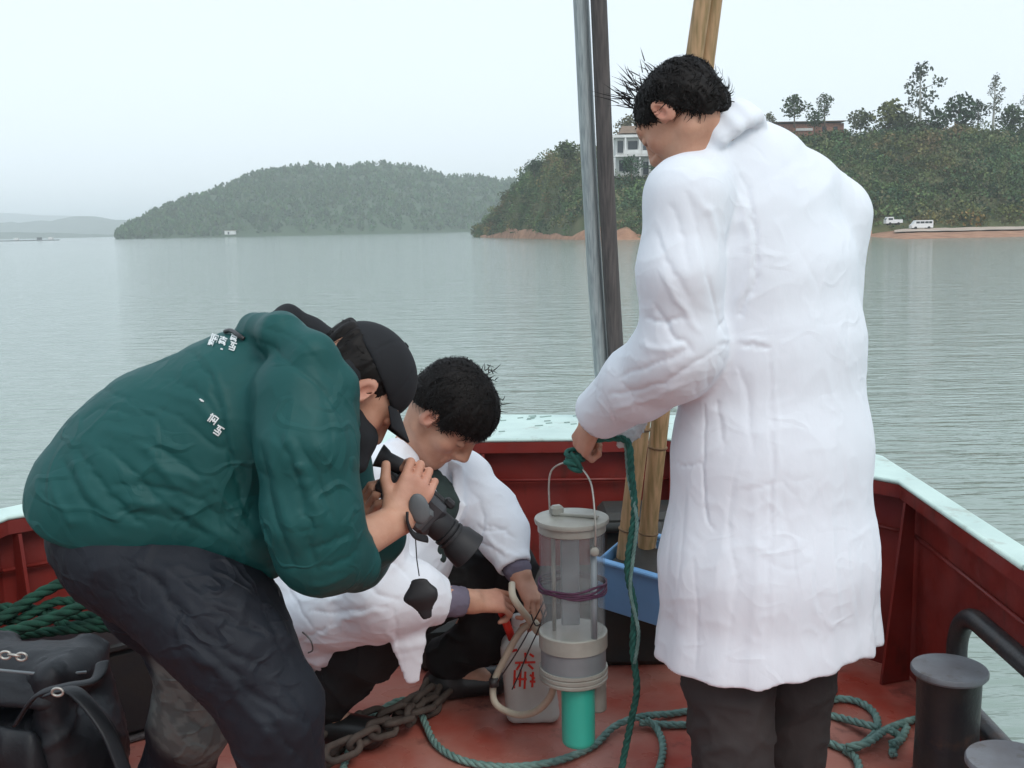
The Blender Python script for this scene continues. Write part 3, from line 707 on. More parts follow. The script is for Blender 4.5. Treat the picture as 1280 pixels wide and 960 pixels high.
def wrinkle(V, F, amp, scale, seed, stretch=(1, 1, 1), ridge=True):
    N = normals(V, F); P = V * np.array(stretch); P = P + .35 / scale * np.stack([vnoise(P, scale * .7, seed + 5), vnoise(P, scale * .7, seed + 6), vnoise(P, scale * .7, seed + 7)], 1)
    n = fbm(P, scale, seed, 2)
    if ridge: n = 1.8 * np.clip(1 - np.abs(n), 0, 1) ** 5 - .35 + .25 * vnoise(P, scale * .5, seed + 9)
    return V + N * (amp * n)[:, None]
M_skin = mat('skin', (1, 1, 1), .52, (.82, .74, .70), nscale=26, detail=8, bump=.35, bscale=210, dist=.0015, attr=True, spec=.4)
MATS['skin'].node_tree.nodes['Principled BSDF'].inputs['Subsurface Weight'].default_value = .12
MATS['skin'].node_tree.nodes['Principled BSDF'].inputs['Subsurface Radius'].default_value = (.012, .005, .003)
M_hair = mat('black_hair', (.008, .007, .007), .55, (.013, .011, .010), nscale=60, spec=.18)
M_coat = mat('white_cotton', (.78, .81, .86), .85, (.74, .77, .82), nscale=5, bump=.2, bscale=55, dist=.003, bump2=.08, crease=(.16, 5.5, .006), b2scale=9, spec=.2, stretch=(1.3, 1.3, .8))
M_jacket = mat('green_nylon', (.010, .082, .078), .55, (.008, .066, .064), nscale=4, bump=.15, bscale=45, dist=.003, bump2=.15, crease=(.38, 7, .008), b2scale=9, spec=.3)
M_navy = mat('navy_nylon', (.011, .014, .021), .65, (.008, .010, .015), nscale=6, bump=.25, bscale=60, dist=.004, bump2=.3, crease=(.45, 8, .008), b2scale=10, attr=True, spec=.35)
M_trouser = mat('charcoal_trousers', (.048, .041, .040), .9, (.034, .030, .030), nscale=7, bump=.25, bscale=120, dist=.002, bump2=.4, b2scale=9)
M_darktrouser = mat('black_trousers', (.011, .011, .012), .9, (.008, .008, .008), nscale=7, bump=.25, bscale=120, dist=.002, bump2=.4, b2scale=9)
M_cap = mat('black_cap_cloth', (.011, .012, .015), .85, (.008, .009, .011), nscale=9, bump=.3, bscale=220, dist=.001)
M_shoe = mat('black_shoe', (.02, .02, .02), .4, nscale=8)
M_shirt = mat('grey_purple_cuff', (.16, .14, .19), .85, nscale=20)
M_greyshirt = mat('dark_green_shirt', (.03, .05, .045), .85, nscale=20)
SK = np.array((.55, .31, .215))

def head_frame(c, az, pitch, tilt=0):
    """columns right, forward, up; az: facing clockwise from +Y seen from above, pitch down"""
    R = rotz(-az) @ rotx(-pitch) @ roty(tilt); return np.asarray(c, float), R
def head_body(S, c, R, sc=1.0, neck_to=None, neck_r=.058, cr=1.0):
    T = lambda v: c + R @ (np.array(v, float) * sc)
    def E(v, r, k=.015, op='add', R2=None): S.ell(T(v), np.array(r) * sc, R if R2 is None else R @ R2, k, op)
    def Cc(a, b, ra, rb, k=.01, op='add', fl=1.0, u=None): S.cap(T(a), T(b), ra * sc, rb * sc, None if u is None else R @ np.array(u), fl, k, op)
    E((0, -.012, .045 * cr), (.074, .094, .080 * cr), .02); E((0, .03, .0), (.064, .062, .085), .025); E((0, .045, -.062), (.046, .046, .042), .03)
    Cc((-.045, .0, -.055), (-.02, .07, -.085), .016, .015, .02); Cc((.045, .0, -.055), (.02, .07, -.085), .016, .015, .02)
    E((0, .082, -.088), (.020, .014, .015), .02)
    for s in (-1, 1):
        E((s * .043, .062, -.018), (.022, .022, .02), .02)
        Cc((s * .012, .091, .032), (s * .046, .074, .032), .009, .008, .012)
        E((s * .031, .098, .012), (.016, .012, .010), .010, 'sub'); E((s * .031, .083, .010), (.0135, .0115, .0105), .004)
        E((s * .013, .100, -.026), (.0095, .011, .008), .008)
        # ear
        Re = rotz(s * -.35) @ rotx(-.15)
        E((s * .079, -.004, .002), (.006, .019, .032), .006, R2=Re); E((s * .084, .002, .003), (.0045, .010, .017), .004, 'sub', R2=Re)
        E((s * .077, .010, -.012), (.006, .006, .010), .006)
    Cc((0, .092, .022), (0, .112, -.020), .0085, .0125, .012)
    E((0, .098, -.036), (.012, .008, .010), .012)
    Cc((-.018, .090, -.050), (.018, .090, -.050), .0065, .0065, .006); Cc((-.015, .090, -.062), (.015, .090, -.062), .0075, .0075, .006)
    Cc((-.022, .101, -.056), (.022, .101, -.056), .0022, .0022, .004, 'sub')
    if neck_to is not None: S.cap(T((0, -.020, -.03)), neck_to, neck_r * sc, neck_r * 1.1, None, 1.0, .03)
def skin_cols(V, heads, hands=()):
    C = np.tile(SK, (len(V), 1)); C *= (1 + .10 * fbm(V, 18, 3)[:, None])
    for (c, R, sc) in heads:
        L = (V - c) @ R / sc
        def blob(p, r, col, a):
            d = np.sqrt((((L - np.array(p)) / np.array(r)) ** 2).sum(1)); w = a * np.clip(1.3 - d, 0, 1)[:, None]; C[:] = C * (1 - w) + np.array(col) * w
        blob((0, .1, -.056), (.022, .02, .012), (.40, .15, .12), .8)
        for s in (-1, 1):
            blob((s * .045, .075, -.02), (.025, .03, .025), (.50, .22, .16), .5); blob((s * .08, 0, 0), (.012, .03, .04), (.50, .2, .15), .6)
            blob((s * .031, .094, .004), (.016, .02, .0035), (.06, .03, .025), .9)
            blob((s * .031, .085, .035), (.02, .025, .0045), (.04, .03, .025), .85)
        blob((0, -.02, .06), (.085, .1, .09), (.05, .04, .035), .0)
    for (p, r) in hands:
        w = np.clip(1.5 - np.linalg.norm(V - p, axis=1) / r, 0, 1)[:, None] * .45; C = C * (1 - w) + np.array((.52, .23, .17)) * w
    return C
def hair(person, c, R, sc, zmin, seed, thick=.014, nst=1500, tuft=None, name='hair', length=.032, top=(0, -.012, .05), rad=(.088, .108, .088), lift=.003, nape=None, zmax=None):
    """hair cap cut along a hairline zmin(y), plus fine locks over it"""
    T = lambda v: c + (np.asarray(v, float) * sc) @ R.T
    S = SDF(); S.ell(T(top), np.array(rad) * sc, R, .02)
    if nape: S.ell(T(nape[0]), np.array(nape[1]) * sc, R, .03)
    def cutf(G):
        L = (G - c) @ R / sc; return np.interp(L[..., 1], *zmin) - L[..., 2] + .006 * vnoise(L, 55, seed)
    S.cut(cutf, .008)
    if zmax: S.cut(lambda G: ((G - c) @ R / sc)[..., 2] - np.interp(((G - c) @ R / sc)[..., 1], *zmax), .006)
    V, F = S.mesh(.0045); L = (V - c) @ R / sc; N = normals(V, F)
    pol = np.arctan2(L[:, 0], L[:, 1]); g = vnoise(np.stack([pol * 6, L[:, 2] * 12, L[:, 1] * 10], 1), 2.2, seed)
    V = V + N * (g * .0045 + .004 * vnoise(L, 30, seed))[:, None]; o = obj(name, V, F, M_hair, person, True)
    rng = np.random.default_rng(seed); N = normals(V, F); ok = np.nonzero((N @ R)[:, 2] > -.75)[0]; ids = rng.choice(ok, nst); mbV = []; mbF = []; k = 0
    for i in ids:
        p = V[i]; l = (p - c) @ R / sc; nn = nrm(R @ ((l - np.array(top)) / np.array(rad) ** 2))
        crown = np.array([0, -.05, .13]); flow = R @ (l - crown); flow = flow - nn * (flow @ nn); flow = nrm(flow + rng.normal(0, .09, 3))
        Ls = length * rng.uniform(.5, 1.2); lf = lift * rng.uniform(.3, 2.2)
        a = nrm(np.cross(flow, nn)) * rng.uniform(.0006, .0014)
        e0 = np.sqrt((((l - np.array(top)) / np.array(rad)) ** 2).sum())
        def hug(t):
            x = ((p + flow * Ls * t - c) @ R / sc) - np.array(top); e = np.sqrt(((x / np.array(rad)) ** 2).sum()); x = x / e * (e0 * (1 + 1.0 * lf / .09 * math.sin(min(t, 1) * 2.2)))
            return c + R @ ((x + np.array(top)) * sc)
        q0 = p - nn * .003; q1 = hug(.4); q2 = hug(.8); q3 = hug(1.0)
        mbV += [q0 - a, q0 + a, q1 - a, q1 + a, q2 - a * .7, q2 + a * .7, q3]; mbF += [(k, k + 1, k + 3, k + 2), (k + 2, k + 3, k + 5, k + 4), (k + 4, k + 5, k + 6)]; k += 7
    if tuft:
        for (bp, dr, n, ln, sp) in tuft:
            for _ in range(n):
                p = T(np.array(bp) + rng.normal(0, .012, 3)); d = nrm(R @ nrm(np.array(dr)) + rng.normal(0, sp, 3)); cv = rng.normal(0, .35, 3); a = nrm(np.cross(d, f_)) * .0011; Ls = ln * rng.uniform(.5, 1.1)
                q = [p + d * Ls * t + cv * Ls * t * t * .6 for t in (0, .35, .7, 1)]
                mbV += [q[0] - a, q[0] + a, q[1] - a, q[1] + a, q[2] - a * .6, q[2] + a * .6, q[3]]; mbF += [(k, k + 1, k + 3, k + 2), (k + 2, k + 3, k + 5, k + 4), (k + 4, k + 5, k + 6)]; k += 7
    s_ = obj('loose_hair', np.array(mbV), mbF, M_hair, o); s_['kind'] = 'stuff'
    return o
def hand(S, wrist, d, n, side, curl=(.5, .6, .6, .7), size=1.0, thumb=None, spread=.06, curl2=None, thumbcurl=.3):
    """wrist point, d: towards the knuckles, n: out of the back of the hand, side: +1 thumb towards d x n"""
    d = nrm(d); n = nrm(np.asarray(n, float) - d * (np.dot(n, d))); s = np.cross(d, n) * side; w = np.asarray(wrist, float); z = size
    for off, L in ((.026, .072), (.009, .078), (-.009, .075), (-.025, .068)):
        S.cap(w + s * off * .55 * z, w + d * L * z + s * off * z + n * (.002 - abs(off) * .15) * z, .0155 * z, .0115 * z, k=.010 * z)
    S.cap(w + d * .02 * z + s * .026 * z - n * .008 * z, w + d * .045 * z + s * .03 * z - n * .014 * z, .015 * z, .012 * z, k=.012)
    tips = []
    for i, (off, L0, r) in enumerate(((.028, .040, .0092), (.0095, .045, .0094), (-.0095, .042, .0090), (-.0275, .033, .0080))):
        p = w + d * (.078 - abs(off) * .15) * z + s * off * z; a = 0; c = curl[i]; c2 = (curl2[i] if curl2 else c)
        dd = nrm(d + s * off / .028 * spread)
        for j, (f, cc) in enumerate(((1, c), (.62, c2 * 1.15), (.48, c2 * .8))):
            a += cc; v = dd * math.cos(a) - n * math.sin(a); q = p + v * L0 * f * z
            S.cap(p, q, (r - j * .0008) * z, (r - .0006 - j * .0008) * z, k=.0025); p = q
        tips.append(p)
    tb = w + d * .028 * z + s * .030 * z - n * .010 * z; tv = nrm(thumb if thumb is not None else d * .75 + s * .6 - n * .35)
    q = tb + tv * .036 * z; S.cap(tb, q, .0125 * z, .0105 * z, k=.006); tv2 = nrm(tv + d * thumbcurl - s * thumbcurl * .6); q2 = q + tv2 * .028 * z; S.cap(q, q2, .0102 * z, .0088 * z, k=.003)
    return tips, q2
def tri_decim(o, ratio):
    m = o.modifiers.new('d', 'DECIMATE'); m.ratio = ratio
# ================================================================ MAN STANDING IN A WHITE COAT
A = lambda x, y, Y: at(x, y, Y)
TH = math.radians(32)
Ru = np.array([math.cos(TH), math.sin(TH), 0]); Rf = np.array([-math.sin(TH), math.cos(TH), 0])
man = empty('person', (A(945, 600, 2.36)[0], 2.36, 0), 'standing man in long white coat, seen from behind, lowering a clear sampler on a rope', 'person')
hc, hR = head_frame(A(851, 144, 2.27), math.radians(-52), math.radians(46), 0)
neckb = A(915, 192, 2.33)
lsh, lel, lwr = A(858, 248, 2.20), A(852, 432, 2.20), A(742, 528, 2.44)
rsh = A(1038, 270, 2.50); rel = A(1036, 430, 2.52); rwr = A(960, 500, 2.72)
S = SDF(); head_body(S, hc, hR, .95, neckb, .052, .80)
S.chain([neckb, A(935, 270, 2.35), A(955, 420, 2.38), A(958, 560, 2.38)], [.055, .12, .13, .14], Ru, .6, .05)
S.chain([neckb, lsh], [.05, .05], k=.04); S.chain([neckb, rsh], [.05, .05], k=.04)
S.chain([lsh, lel, lwr], [.05, .042, .028], k=.02); S.chain([rsh, rel, rwr], [.05, .042, .028], k=.02)
def leg(S, hip, knee, ank, r0=.085, r1=.055, r2=.04, foot=None):
    S.chain([hip, knee, ank], [r0, r1, r2], k=.03)
    if foot is not None: S.cap(ank, foot, .035, .032, k=.03)
lhip = A(925, 600, 2.30); rhip = A(990, 600, 2.44); lkn = A(912, 850, 2.28); rkn = A(992, 850, 2.45)
lan = np.array([lkn[0] + .01, 2.26, .09]); ran = np.array([rkn[0] + .0, 2.47, .09])
leg(S, lhip, lkn, lan, foot=lan + np.array([-.06, .14, -.05])); leg(S, rhip, rkn, ran, foot=ran + np.array([-.06, .14, -.05]))
# left hand closes on the rope knot
tips, tt = hand(S, lwr, A(725, 557, 2.475) - lwr, A(700, 530, 2.40) - lwr, 1, curl=(.75, .85, .95, 1.0), curl2=(1.3, 1.3, 1.3, 1.3), size=1.02, thumbcurl=.6)
hand(S, rwr, A(925, 500, 2.76) - rwr, (0, -.3, 1), -1)
fr_ = [(hc - .13, hc + .13, .003), (lwr - np.array([.09, .08, .13]), lwr + np.array([.04, .08, .03]), .003)]
V, F = S.mesh(.012, fr_); V = smooth_v(V, F, 1, .4)
obj('body', V, F, M_skin, man, True, cols=skin_cols(V, [(hc, hR, .95)], [(A(725, 560, 2.47), .04)]))
hair(man, hc, hR, .94, ([-.12, -.10, -.05, -.015, .0, .03, .045, .06, .12], [-.085, -.082, -.060, .016, .034, .0, .012, .045, .035]), 3, nst=4200, nape=((0, -.052, -.018), (.068, .056, .062)), top=(0, -.012, .036), rad=(.085, .101, .072), length=.032, lift=.002,
     tuft=[((-.01, .02, .115), (-.1, .05, 1), 26, .06, .3), ((-.02, .05, .105), (-.2, .25, 1), 30, .06, .3), ((0, -.02, .115), (0, -.1, 1), 14, .03, .4)])
# lab coat
S = SDF(); k = .04
secs = [(A(908, 188, 2.33), .10, .75), (A(926, 222, 2.345), .155, .60), (A(945, 268, 2.36), .200, .62), (A(962, 340, 2.37), .212, .68), (A(968, 430, 2.375), .218, .74), (A(966, 560, 2.375), .238, .78), (A(962, 700, 2.37), .266, .78), (A(961, 815, 2.37), .280, .76), (A(961, 900, 2.37), .30, .76)]
S.chain([s_[0] for s_ in secs], [s_[1] for s_ in secs], Ru, [s_[2] for s_ in secs], k)
S.chain([A(905, 190, 2.32), A(872, 227, 2.25), lsh], [.05, .055, .078], k=.045)
S.chain([A(940, 202, 2.36), A(1000, 238, 2.46), rsh], [.062, .074, .080], k=.05)
S.chain([lsh, A(850, 340, 2.18), lel, A(838, 452, 2.23)], [.084, .083, .085, .085], k=.03)
S.chain([A(842, 448, 2.22), A(800, 478, 2.31), A(752, 515, 2.415)], [.086, .079, .062], k=.03)
S.chain([rsh, rel], [.082, .070], k=.05); S.chain([rel, rwr], [.070, .055], k=.05)
# turned down collar: two rings round the neck
ax_ = nrm(np.array([-.60, .30, .80])); e1 = nrm(np.cross(ax_, (0, 1., 0))); e2 = np.cross(ax_, e1)
for (off_, rr2, tr) in ((0, .067, .0085), (.014, .071, .011), (.028, .076, .0135), (.042, .078, .012), (.056, .080, .012)):
    cc = A(889, 157, 2.315) - ax_ * off_
    pts = [cc + rr2 * (math.cos(t) * e1 + math.sin(t) * e2) for t in np.linspace(0, 2 * math.pi, 15)]
    S.chain(pts, [tr] * 15, k=.014)
# open hem, cuff and neck
hz0 = A(961, 836, 2.37)[2]
def hemcut(G):
    x = (G - A(961, 836, 2.37)) @ Ru
    return (hz0 + .085 + np.interp(x, [-.28, -.20, -.10, .05, .2, .28], [-.02, -.030, -.016, -.004, -.016, -.030]) + .002 * np.sin(x * 31)) - G[..., 2]
S.cut(hemcut, .004)
S.cap(A(958, 740, 2.37), A(960, 900, 2.37), .21, .255, Ru, .72, .01, 'sub')
cd = nrm(A(738, 527, 2.445) - A(800, 480, 2.31)); cp = A(748, 520, 2.42)
def cuff(G): return np.where(np.linalg.norm(G - cp, axis=-1) < .14, (G - cp) @ cd - .012, -.05)
S.cut(cuff, .003); S.cap(cp - cd * .05, cp + cd * .1, .048, .052, None, 1, .004, 'sub')
S.cap(A(889, 157, 2.315) - ax_ * .028, A(889, 157, 2.315) + ax_ * .09, .054, .062, None, 1, .004, 'sub')
def drape(P):
    q = P - secs[4][0]; a = np.arctan2(q @ Ru, q @ Rf); h = np.clip((A(960, 560, 2.37)[2] - P[:, 2]) / .4, 0, 1)
    return (-.004 * h * np.sin(a * 5 + 2.6 * np.sin(a * 2 + P[:, 2] * 2)) * (.6 + .4 * np.sin(a * 3)) - .002 * h * np.sin(a * 19 + 1)).astype(np.float32)
V, F = S.mesh(.0046, disp=drape)
ST = [
 ([(928, 205), (944, 260), (947, 320), (925, 380), (905, 410)], -.012, .009), ([(915, 210), (935, 265), (938, 320), (915, 375)], .006, .012),
 ([(905, 432), (935, 430), (965, 428)], -.007, .006), ([(905, 422), (935, 421), (962, 420)], .004, .006),
 ([(962, 430), (966, 520), (967, 600), (965, 700), (962, 835)], -.005, .005), ([(972, 430), (975, 520), (974, 640), (971, 830)], .003, .006),
 ([(872, 480), (874, 540), (872, 590), (877, 650)], -.006, .005), ([(833, 578), (850, 579), (872, 578)], -.005, .004), ([(872, 590), (876, 640), (886, 662)], -.004, .005),
 ([(812, 385), (835, 415), (870, 445)], -.009, .010), ([(800, 400), (825, 405), (850, 400)], -.008, .009), ([(795, 425), (825, 440), (850, 430)], .006, .01),
 ([(765, 470), (800, 462), (860, 440)], -.007, .009), ([(755, 495), (800, 490), (850, 472), (900, 440)], -.009, .011), ([(760, 515), (810, 505), (860, 485)], .006, .01),
 ([(740, 500), (755, 520), (765, 540)], .005, .007), ([(770, 480), (785, 500), (790, 520)], -.005, .008), ([(735, 478), (750, 500), (772, 545)], -.004, .004),
 ([(830, 255), (850, 290), (858, 330)], -.006, .013), ([(850, 240), (880, 290), (890, 350)], -.006, .012), ([(870, 235), (900, 280), (905, 330)], .005, .012), ([(815, 290), (835, 340), (860, 380)], -.006, .012), ([(822, 340), (845, 385), (880, 410)], .006, .01),
 ([(890, 345), (902, 390), (915, 420)], -.007, .01), ([(895, 440), (890, 500), (900, 560)], -.005, .012), ([(905, 440), (930, 500), (935, 560)], -.006, .016), ([(920, 560), (905, 640), (915, 720), (900, 840)], -.008, .014), ([(935, 600), (940, 700), (930, 840)], .006, .014),
 ([(1000, 520), (985, 620), (1000, 720), (990, 830)], -.006, .016), ([(1030, 600), (1025, 700), (1040, 820)], -.007, .014), ([(1060, 560), (1068, 660), (1082, 790)], -.007, .012), ([(1045, 580), (1050, 700), (1062, 800)], .006, .012),
 ([(905, 620), (940, 612), (970, 600), (1005, 622)], -.005, .009), ([(930, 640), (960, 622), (985, 640)], .004, .009), ([(985, 590), (1005, 600), (1020, 595)], -.004, .007), ([(950, 690), (985, 705), (1020, 700)], -.004, .01),
 ([(1000, 300), (1030, 360), (1040, 430)], -.004, .016), ([(1062, 330), (1068, 400), (1062, 470)], -.005, .011), ([(1040, 450), (1050, 520), (1045, 580)], .004, .014),
 ([(880, 200), (900, 178), (930, 172), (952, 182), (962, 196)], -.006, .004), ([(850, 600), (845, 680), (835, 780)], -.006, .012), ([(835, 620), (828, 700), (820, 780)], -.005, .009), ([(862, 700), (865, 780), (862, 835)], -.007, .008),
]
ST = [(p, a * (.35 if i > 25 else .7), w) for i, (p, a, w) in enumerate(ST)]
V = wrinkle(V, F, .0010, 6, 5, (1, 1, .8)); V = wrinkle(V, F, .0007, 15, 8, (1, 1, .8)); V = folds(V, F, ST); V = smooth_v(V, F, 1, .4)
coat = obj('lab_coat', V, F, M_coat, man, True)
# trousers and shoes
S = SDF(); S.chain([A(930, 640, 2.31), lkn, lan + np.array([0, 0, .0])], [.10, .098, .088], k=.02); S.chain([A(990, 640, 2.44), rkn, ran], [.10, .094, .088], k=.02)
V, F = S.mesh(.008); V = wrinkle(V, F, .004, 7, 15, (1, 1, 1.5)); V = wrinkle(V, F, .0018, 18, 16)
obj('trousers', V, F, M_trouser, man, True)
def shoe(parent, ank, d, L=.20):
    S = SDF(); d = nrm(d); a = np.array([ank[0], ank[1], .045]); S.cap(a - d * .03, a + d * L * .75, .045, .042, (0, 0, 1), (1.0, 1.05), k=.02); S.cap(a, a + np.array([0, 0, .05]), .045, .045)
    S.cut(lambda G: .004 - G[..., 2], .004); V, F = S.mesh(.007); return obj('shoe', V, F, M_shoe, parent, True)
shoe(man, lan, Rf); shoe(man, ran, Rf)
# ================================================================ MAN BENDING IN A GREEN JACKET, FILMING
gm = empty('person', (A(250, 700, 1.95)[0], 1.95, 0), 'man in dark green jacket and black cap bending forward to film with a camcorder', 'person')
gc, gR = head_frame(A(441, 483, 2.0), math.radians(68), math.radians(58), 0)
gneck = A(405, 470, 1.98); gsh = A(380, 490, 1.84); gel = A(403, 700, 1.80); gwr = A(497, 650, 1.93)
gsh2 = A(395, 500, 2.18); gel2 = A(440, 690, 2.22); gwr2 = A(470, 655, 2.10)
hipc = A(140, 640, 1.96)
S = SDF(); head_body(S, gc, gR, .98, gneck, .046, .90)
S.chain([gneck, A(330, 515, 1.98), A(230, 570, 1.97), hipc], [.045, .09, .11, .10], (0, 1, 0), 1, .05)
S.chain([gneck, gsh, gel, gwr], [.035, .05, .043, .030], k=.02); S.chain([gneck, gsh2, gel2, gwr2], [.05, .05, .042, .03], k=.02)
nh, fh_ = A(135, 660, 1.90), A(150, 665, 2.04)
nk, fk = A(304, 824, 1.82), A(240, 806, 2.12)
na, fa = np.array([A(385, 1180, 1.78)[0], 1.80, .08]), np.array([A(205, 1150, 2.22)[0], 2.26, .08])
leg(S, nh, nk, na, .075, .05, .04, na + np.array([.13, .02, -.04])); leg(S, fh_, fk, fa, .075, .05, .04, fa + np.array([.13, .02, -.04]))
# near hand, palm round the hand grip of the camcorder, fingers over its top
cam_axis = nrm(A(575, 675, 2.0) - A(490, 600, 2.0))
up_c = nrm(np.cross(cam_axis, (0, 1, 0))); up_c = up_c if up_c[2] > 0 else -up_c
hand(S, gwr, A(519, 612, 1.955) - gwr, (.25, -1, .1), -1, curl=(.55, .6, .6, .65), curl2=(.9, .9, .9, .9), size=1.0, thumb=A(490, 600, 1.96) - A(498, 630, 1.95))
hand(S, gwr2, A(452, 622, 2.03) - gwr2, (-.9, -.5, .1), 1, curl=(.7, .7, .7, .8), size=.95)
fr_ = [(gc - .13, gc + .13, .0032), (gwr - np.array([.05, .06, .03]), gwr + np.array([.12, .08, .15]), .0032)]
V, F = S.mesh(.012, fr_); V = smooth_v(V, F, 1, .4)
obj('body', V, F, M_skin, gm, True, cols=skin_cols(V, [(gc, gR, .98)], [(A(525, 610, 1.98), .05)]))
hair(gm, gc, gR, .98, ([-.12, -.10, -.05, -.015, .0, .03, .045, .06, .12], [-.12, -.12, -.10, .012, .028, -.005, .012, .1, .12]), 13, nst=700, nape=((0, -.046, -.030), (.066, .048, .062)), zmax=([-.12, .12], [.074, .022]), rad=(.079, .103, .080), top=(0, -.010, .040), length=.03, lift=.001)
# cap
S = SDF(); T = lambda v: gc + gR @ (np.array(v, float) * .98)
S.ell(T((0, -.004, .046)), (.084, .099, .082), gR, .02)
S.cut(lambda G: (.052 - .22 * (((G - gc) @ gR)[..., 1] + .01)) * 1.0 - ((G - gc) @ gR)[..., 2] - .012, .006)
S.ell(T((0, -.005, .03)), (.077, .092, .070), gR, .004, 'sub')
V, F = S.mesh(.0042); L = (V - gc) @ gR; seam = np.abs(np.sin(np.arctan2(L[:, 0], L[:, 1] + .006) * 3)); N = normals(V, F)
V = V - N * (.0018 * np.exp(-(seam / .06) ** 2))[:, None]
capo = obj('cap', V, F, M_cap, gm, True)
bv = []; nx_ = 17
for side_ in (0, 1):
    for i in range(nx_):
        t = (i / (nx_ - 1) - .5) * 2; ax2 = t * .082
        for j in range(5):
            q = j / 4; yb = .087 * math.sqrt(max(0, 1 - (t * .82) ** 2)) ; yy = yb + q * .068 * (1 - .45 * t * t); zz = .046 - .018 * q - .020 * t * t - side_ * .004
            bv.append(T((ax2, yy, zz)))
n_ = nx_ * 5; fs = []
for i in range(nx_ - 1):
    for j in range(4): a = i * 5 + j; fs += [(a, a + 1, a + 6, a + 5), (n_ + a, n_ + a + 5, n_ + a + 6, n_ + a + 1)]
for i in range(nx_ - 1): a = i * 5 + 4; fs += [(a, n_ + a, n_ + a + 5, a + 5)]
for j in range(4): fs += [(j, n_ + j, n_ + j + 1, j + 1), (80 + j, 81 + j, n_ + 81 + j, n_ + 80 + j)]
obj('brim', np.array(bv), fs, M_cap, capo, True)
MB().lathe([(.0075, 0), (.006, .004), (.0001, .005)], T((0, -.004, .1285)), 12, gR).build('button', M_cap, capo, True)
# jacket
tu = nrm(np.array([-.30, .55, .25]))                      # shoulder to shoulder, back turned partly to the camera
S = SDF()
S.chain([A(394, 496, 1.99), A(345, 506, 1.99), A(285, 530, 1.99), A(212, 569, 1.98), A(160, 606, 1.96), A(128, 629, 1.94)], [.080, .112, .143, .157, .146, .128], (0, 1, 0), (1.0), .05)
S.chain([A(320, 520, 1.98), A(250, 590, 1.97), A(190, 622, 1.96)], [.15, .135, .14], (0, 1, 0), 1, .06)
S.chain([A(250, 610, 1.92), A(312, 668, 1.90), A(338, 705, 1.90)], [.09, .055, .026], (0, 1, 0), 1.0, .05)
S.chain([A(110, 630, 1.92), A(180, 640, 1.88), A(260, 660, 1.88)], [.085, .055, .04], (0, 1, 0), 1.0, .05)
S.chain([A(385, 490, 1.90), gsh + np.array([0, 0, -.012]), A(384, 560, 1.80), A(391, 640, 1.79), gel + np.array([0, 0, .02])], [.068, .080, .079, .078, .076], k=.04)
S.chain([gel + np.array([0, 0, .02]), A(440, 700, 1.85)], [.074, .056], k=.03)
S.chain([gsh2, gel2, A(470, 670, 2.13)], [.085, .078, .06], k=.03)
# hood collar rolled up round the neck
S.chain([A(318, 411, 1.96), A(350, 418, 1.87), A(392, 444, 1.82), A(423, 482, 1.83), A(436, 530, 1.88)], [.030, .036, .035, .029, .020], k=.02)
S.chain([A(322, 416, 1.98), A(350, 412, 2.08), A(395, 432, 2.14)], [.030, .028, .022], k=.02)
cd2 = nrm(np.array(A(470, 665, 1.90)) - gel); cp2 = A(446, 694, 1.86)
S.cut(lambda G: np.where(np.linalg.norm(G - cp2, axis=-1) < .13, (G - cp2) @ cd2 - .012, -.05), .003); S.cap(cp2 - cd2 * .03, cp2 + cd2 * .1, .042, .048, None, 1, .004, 'sub')
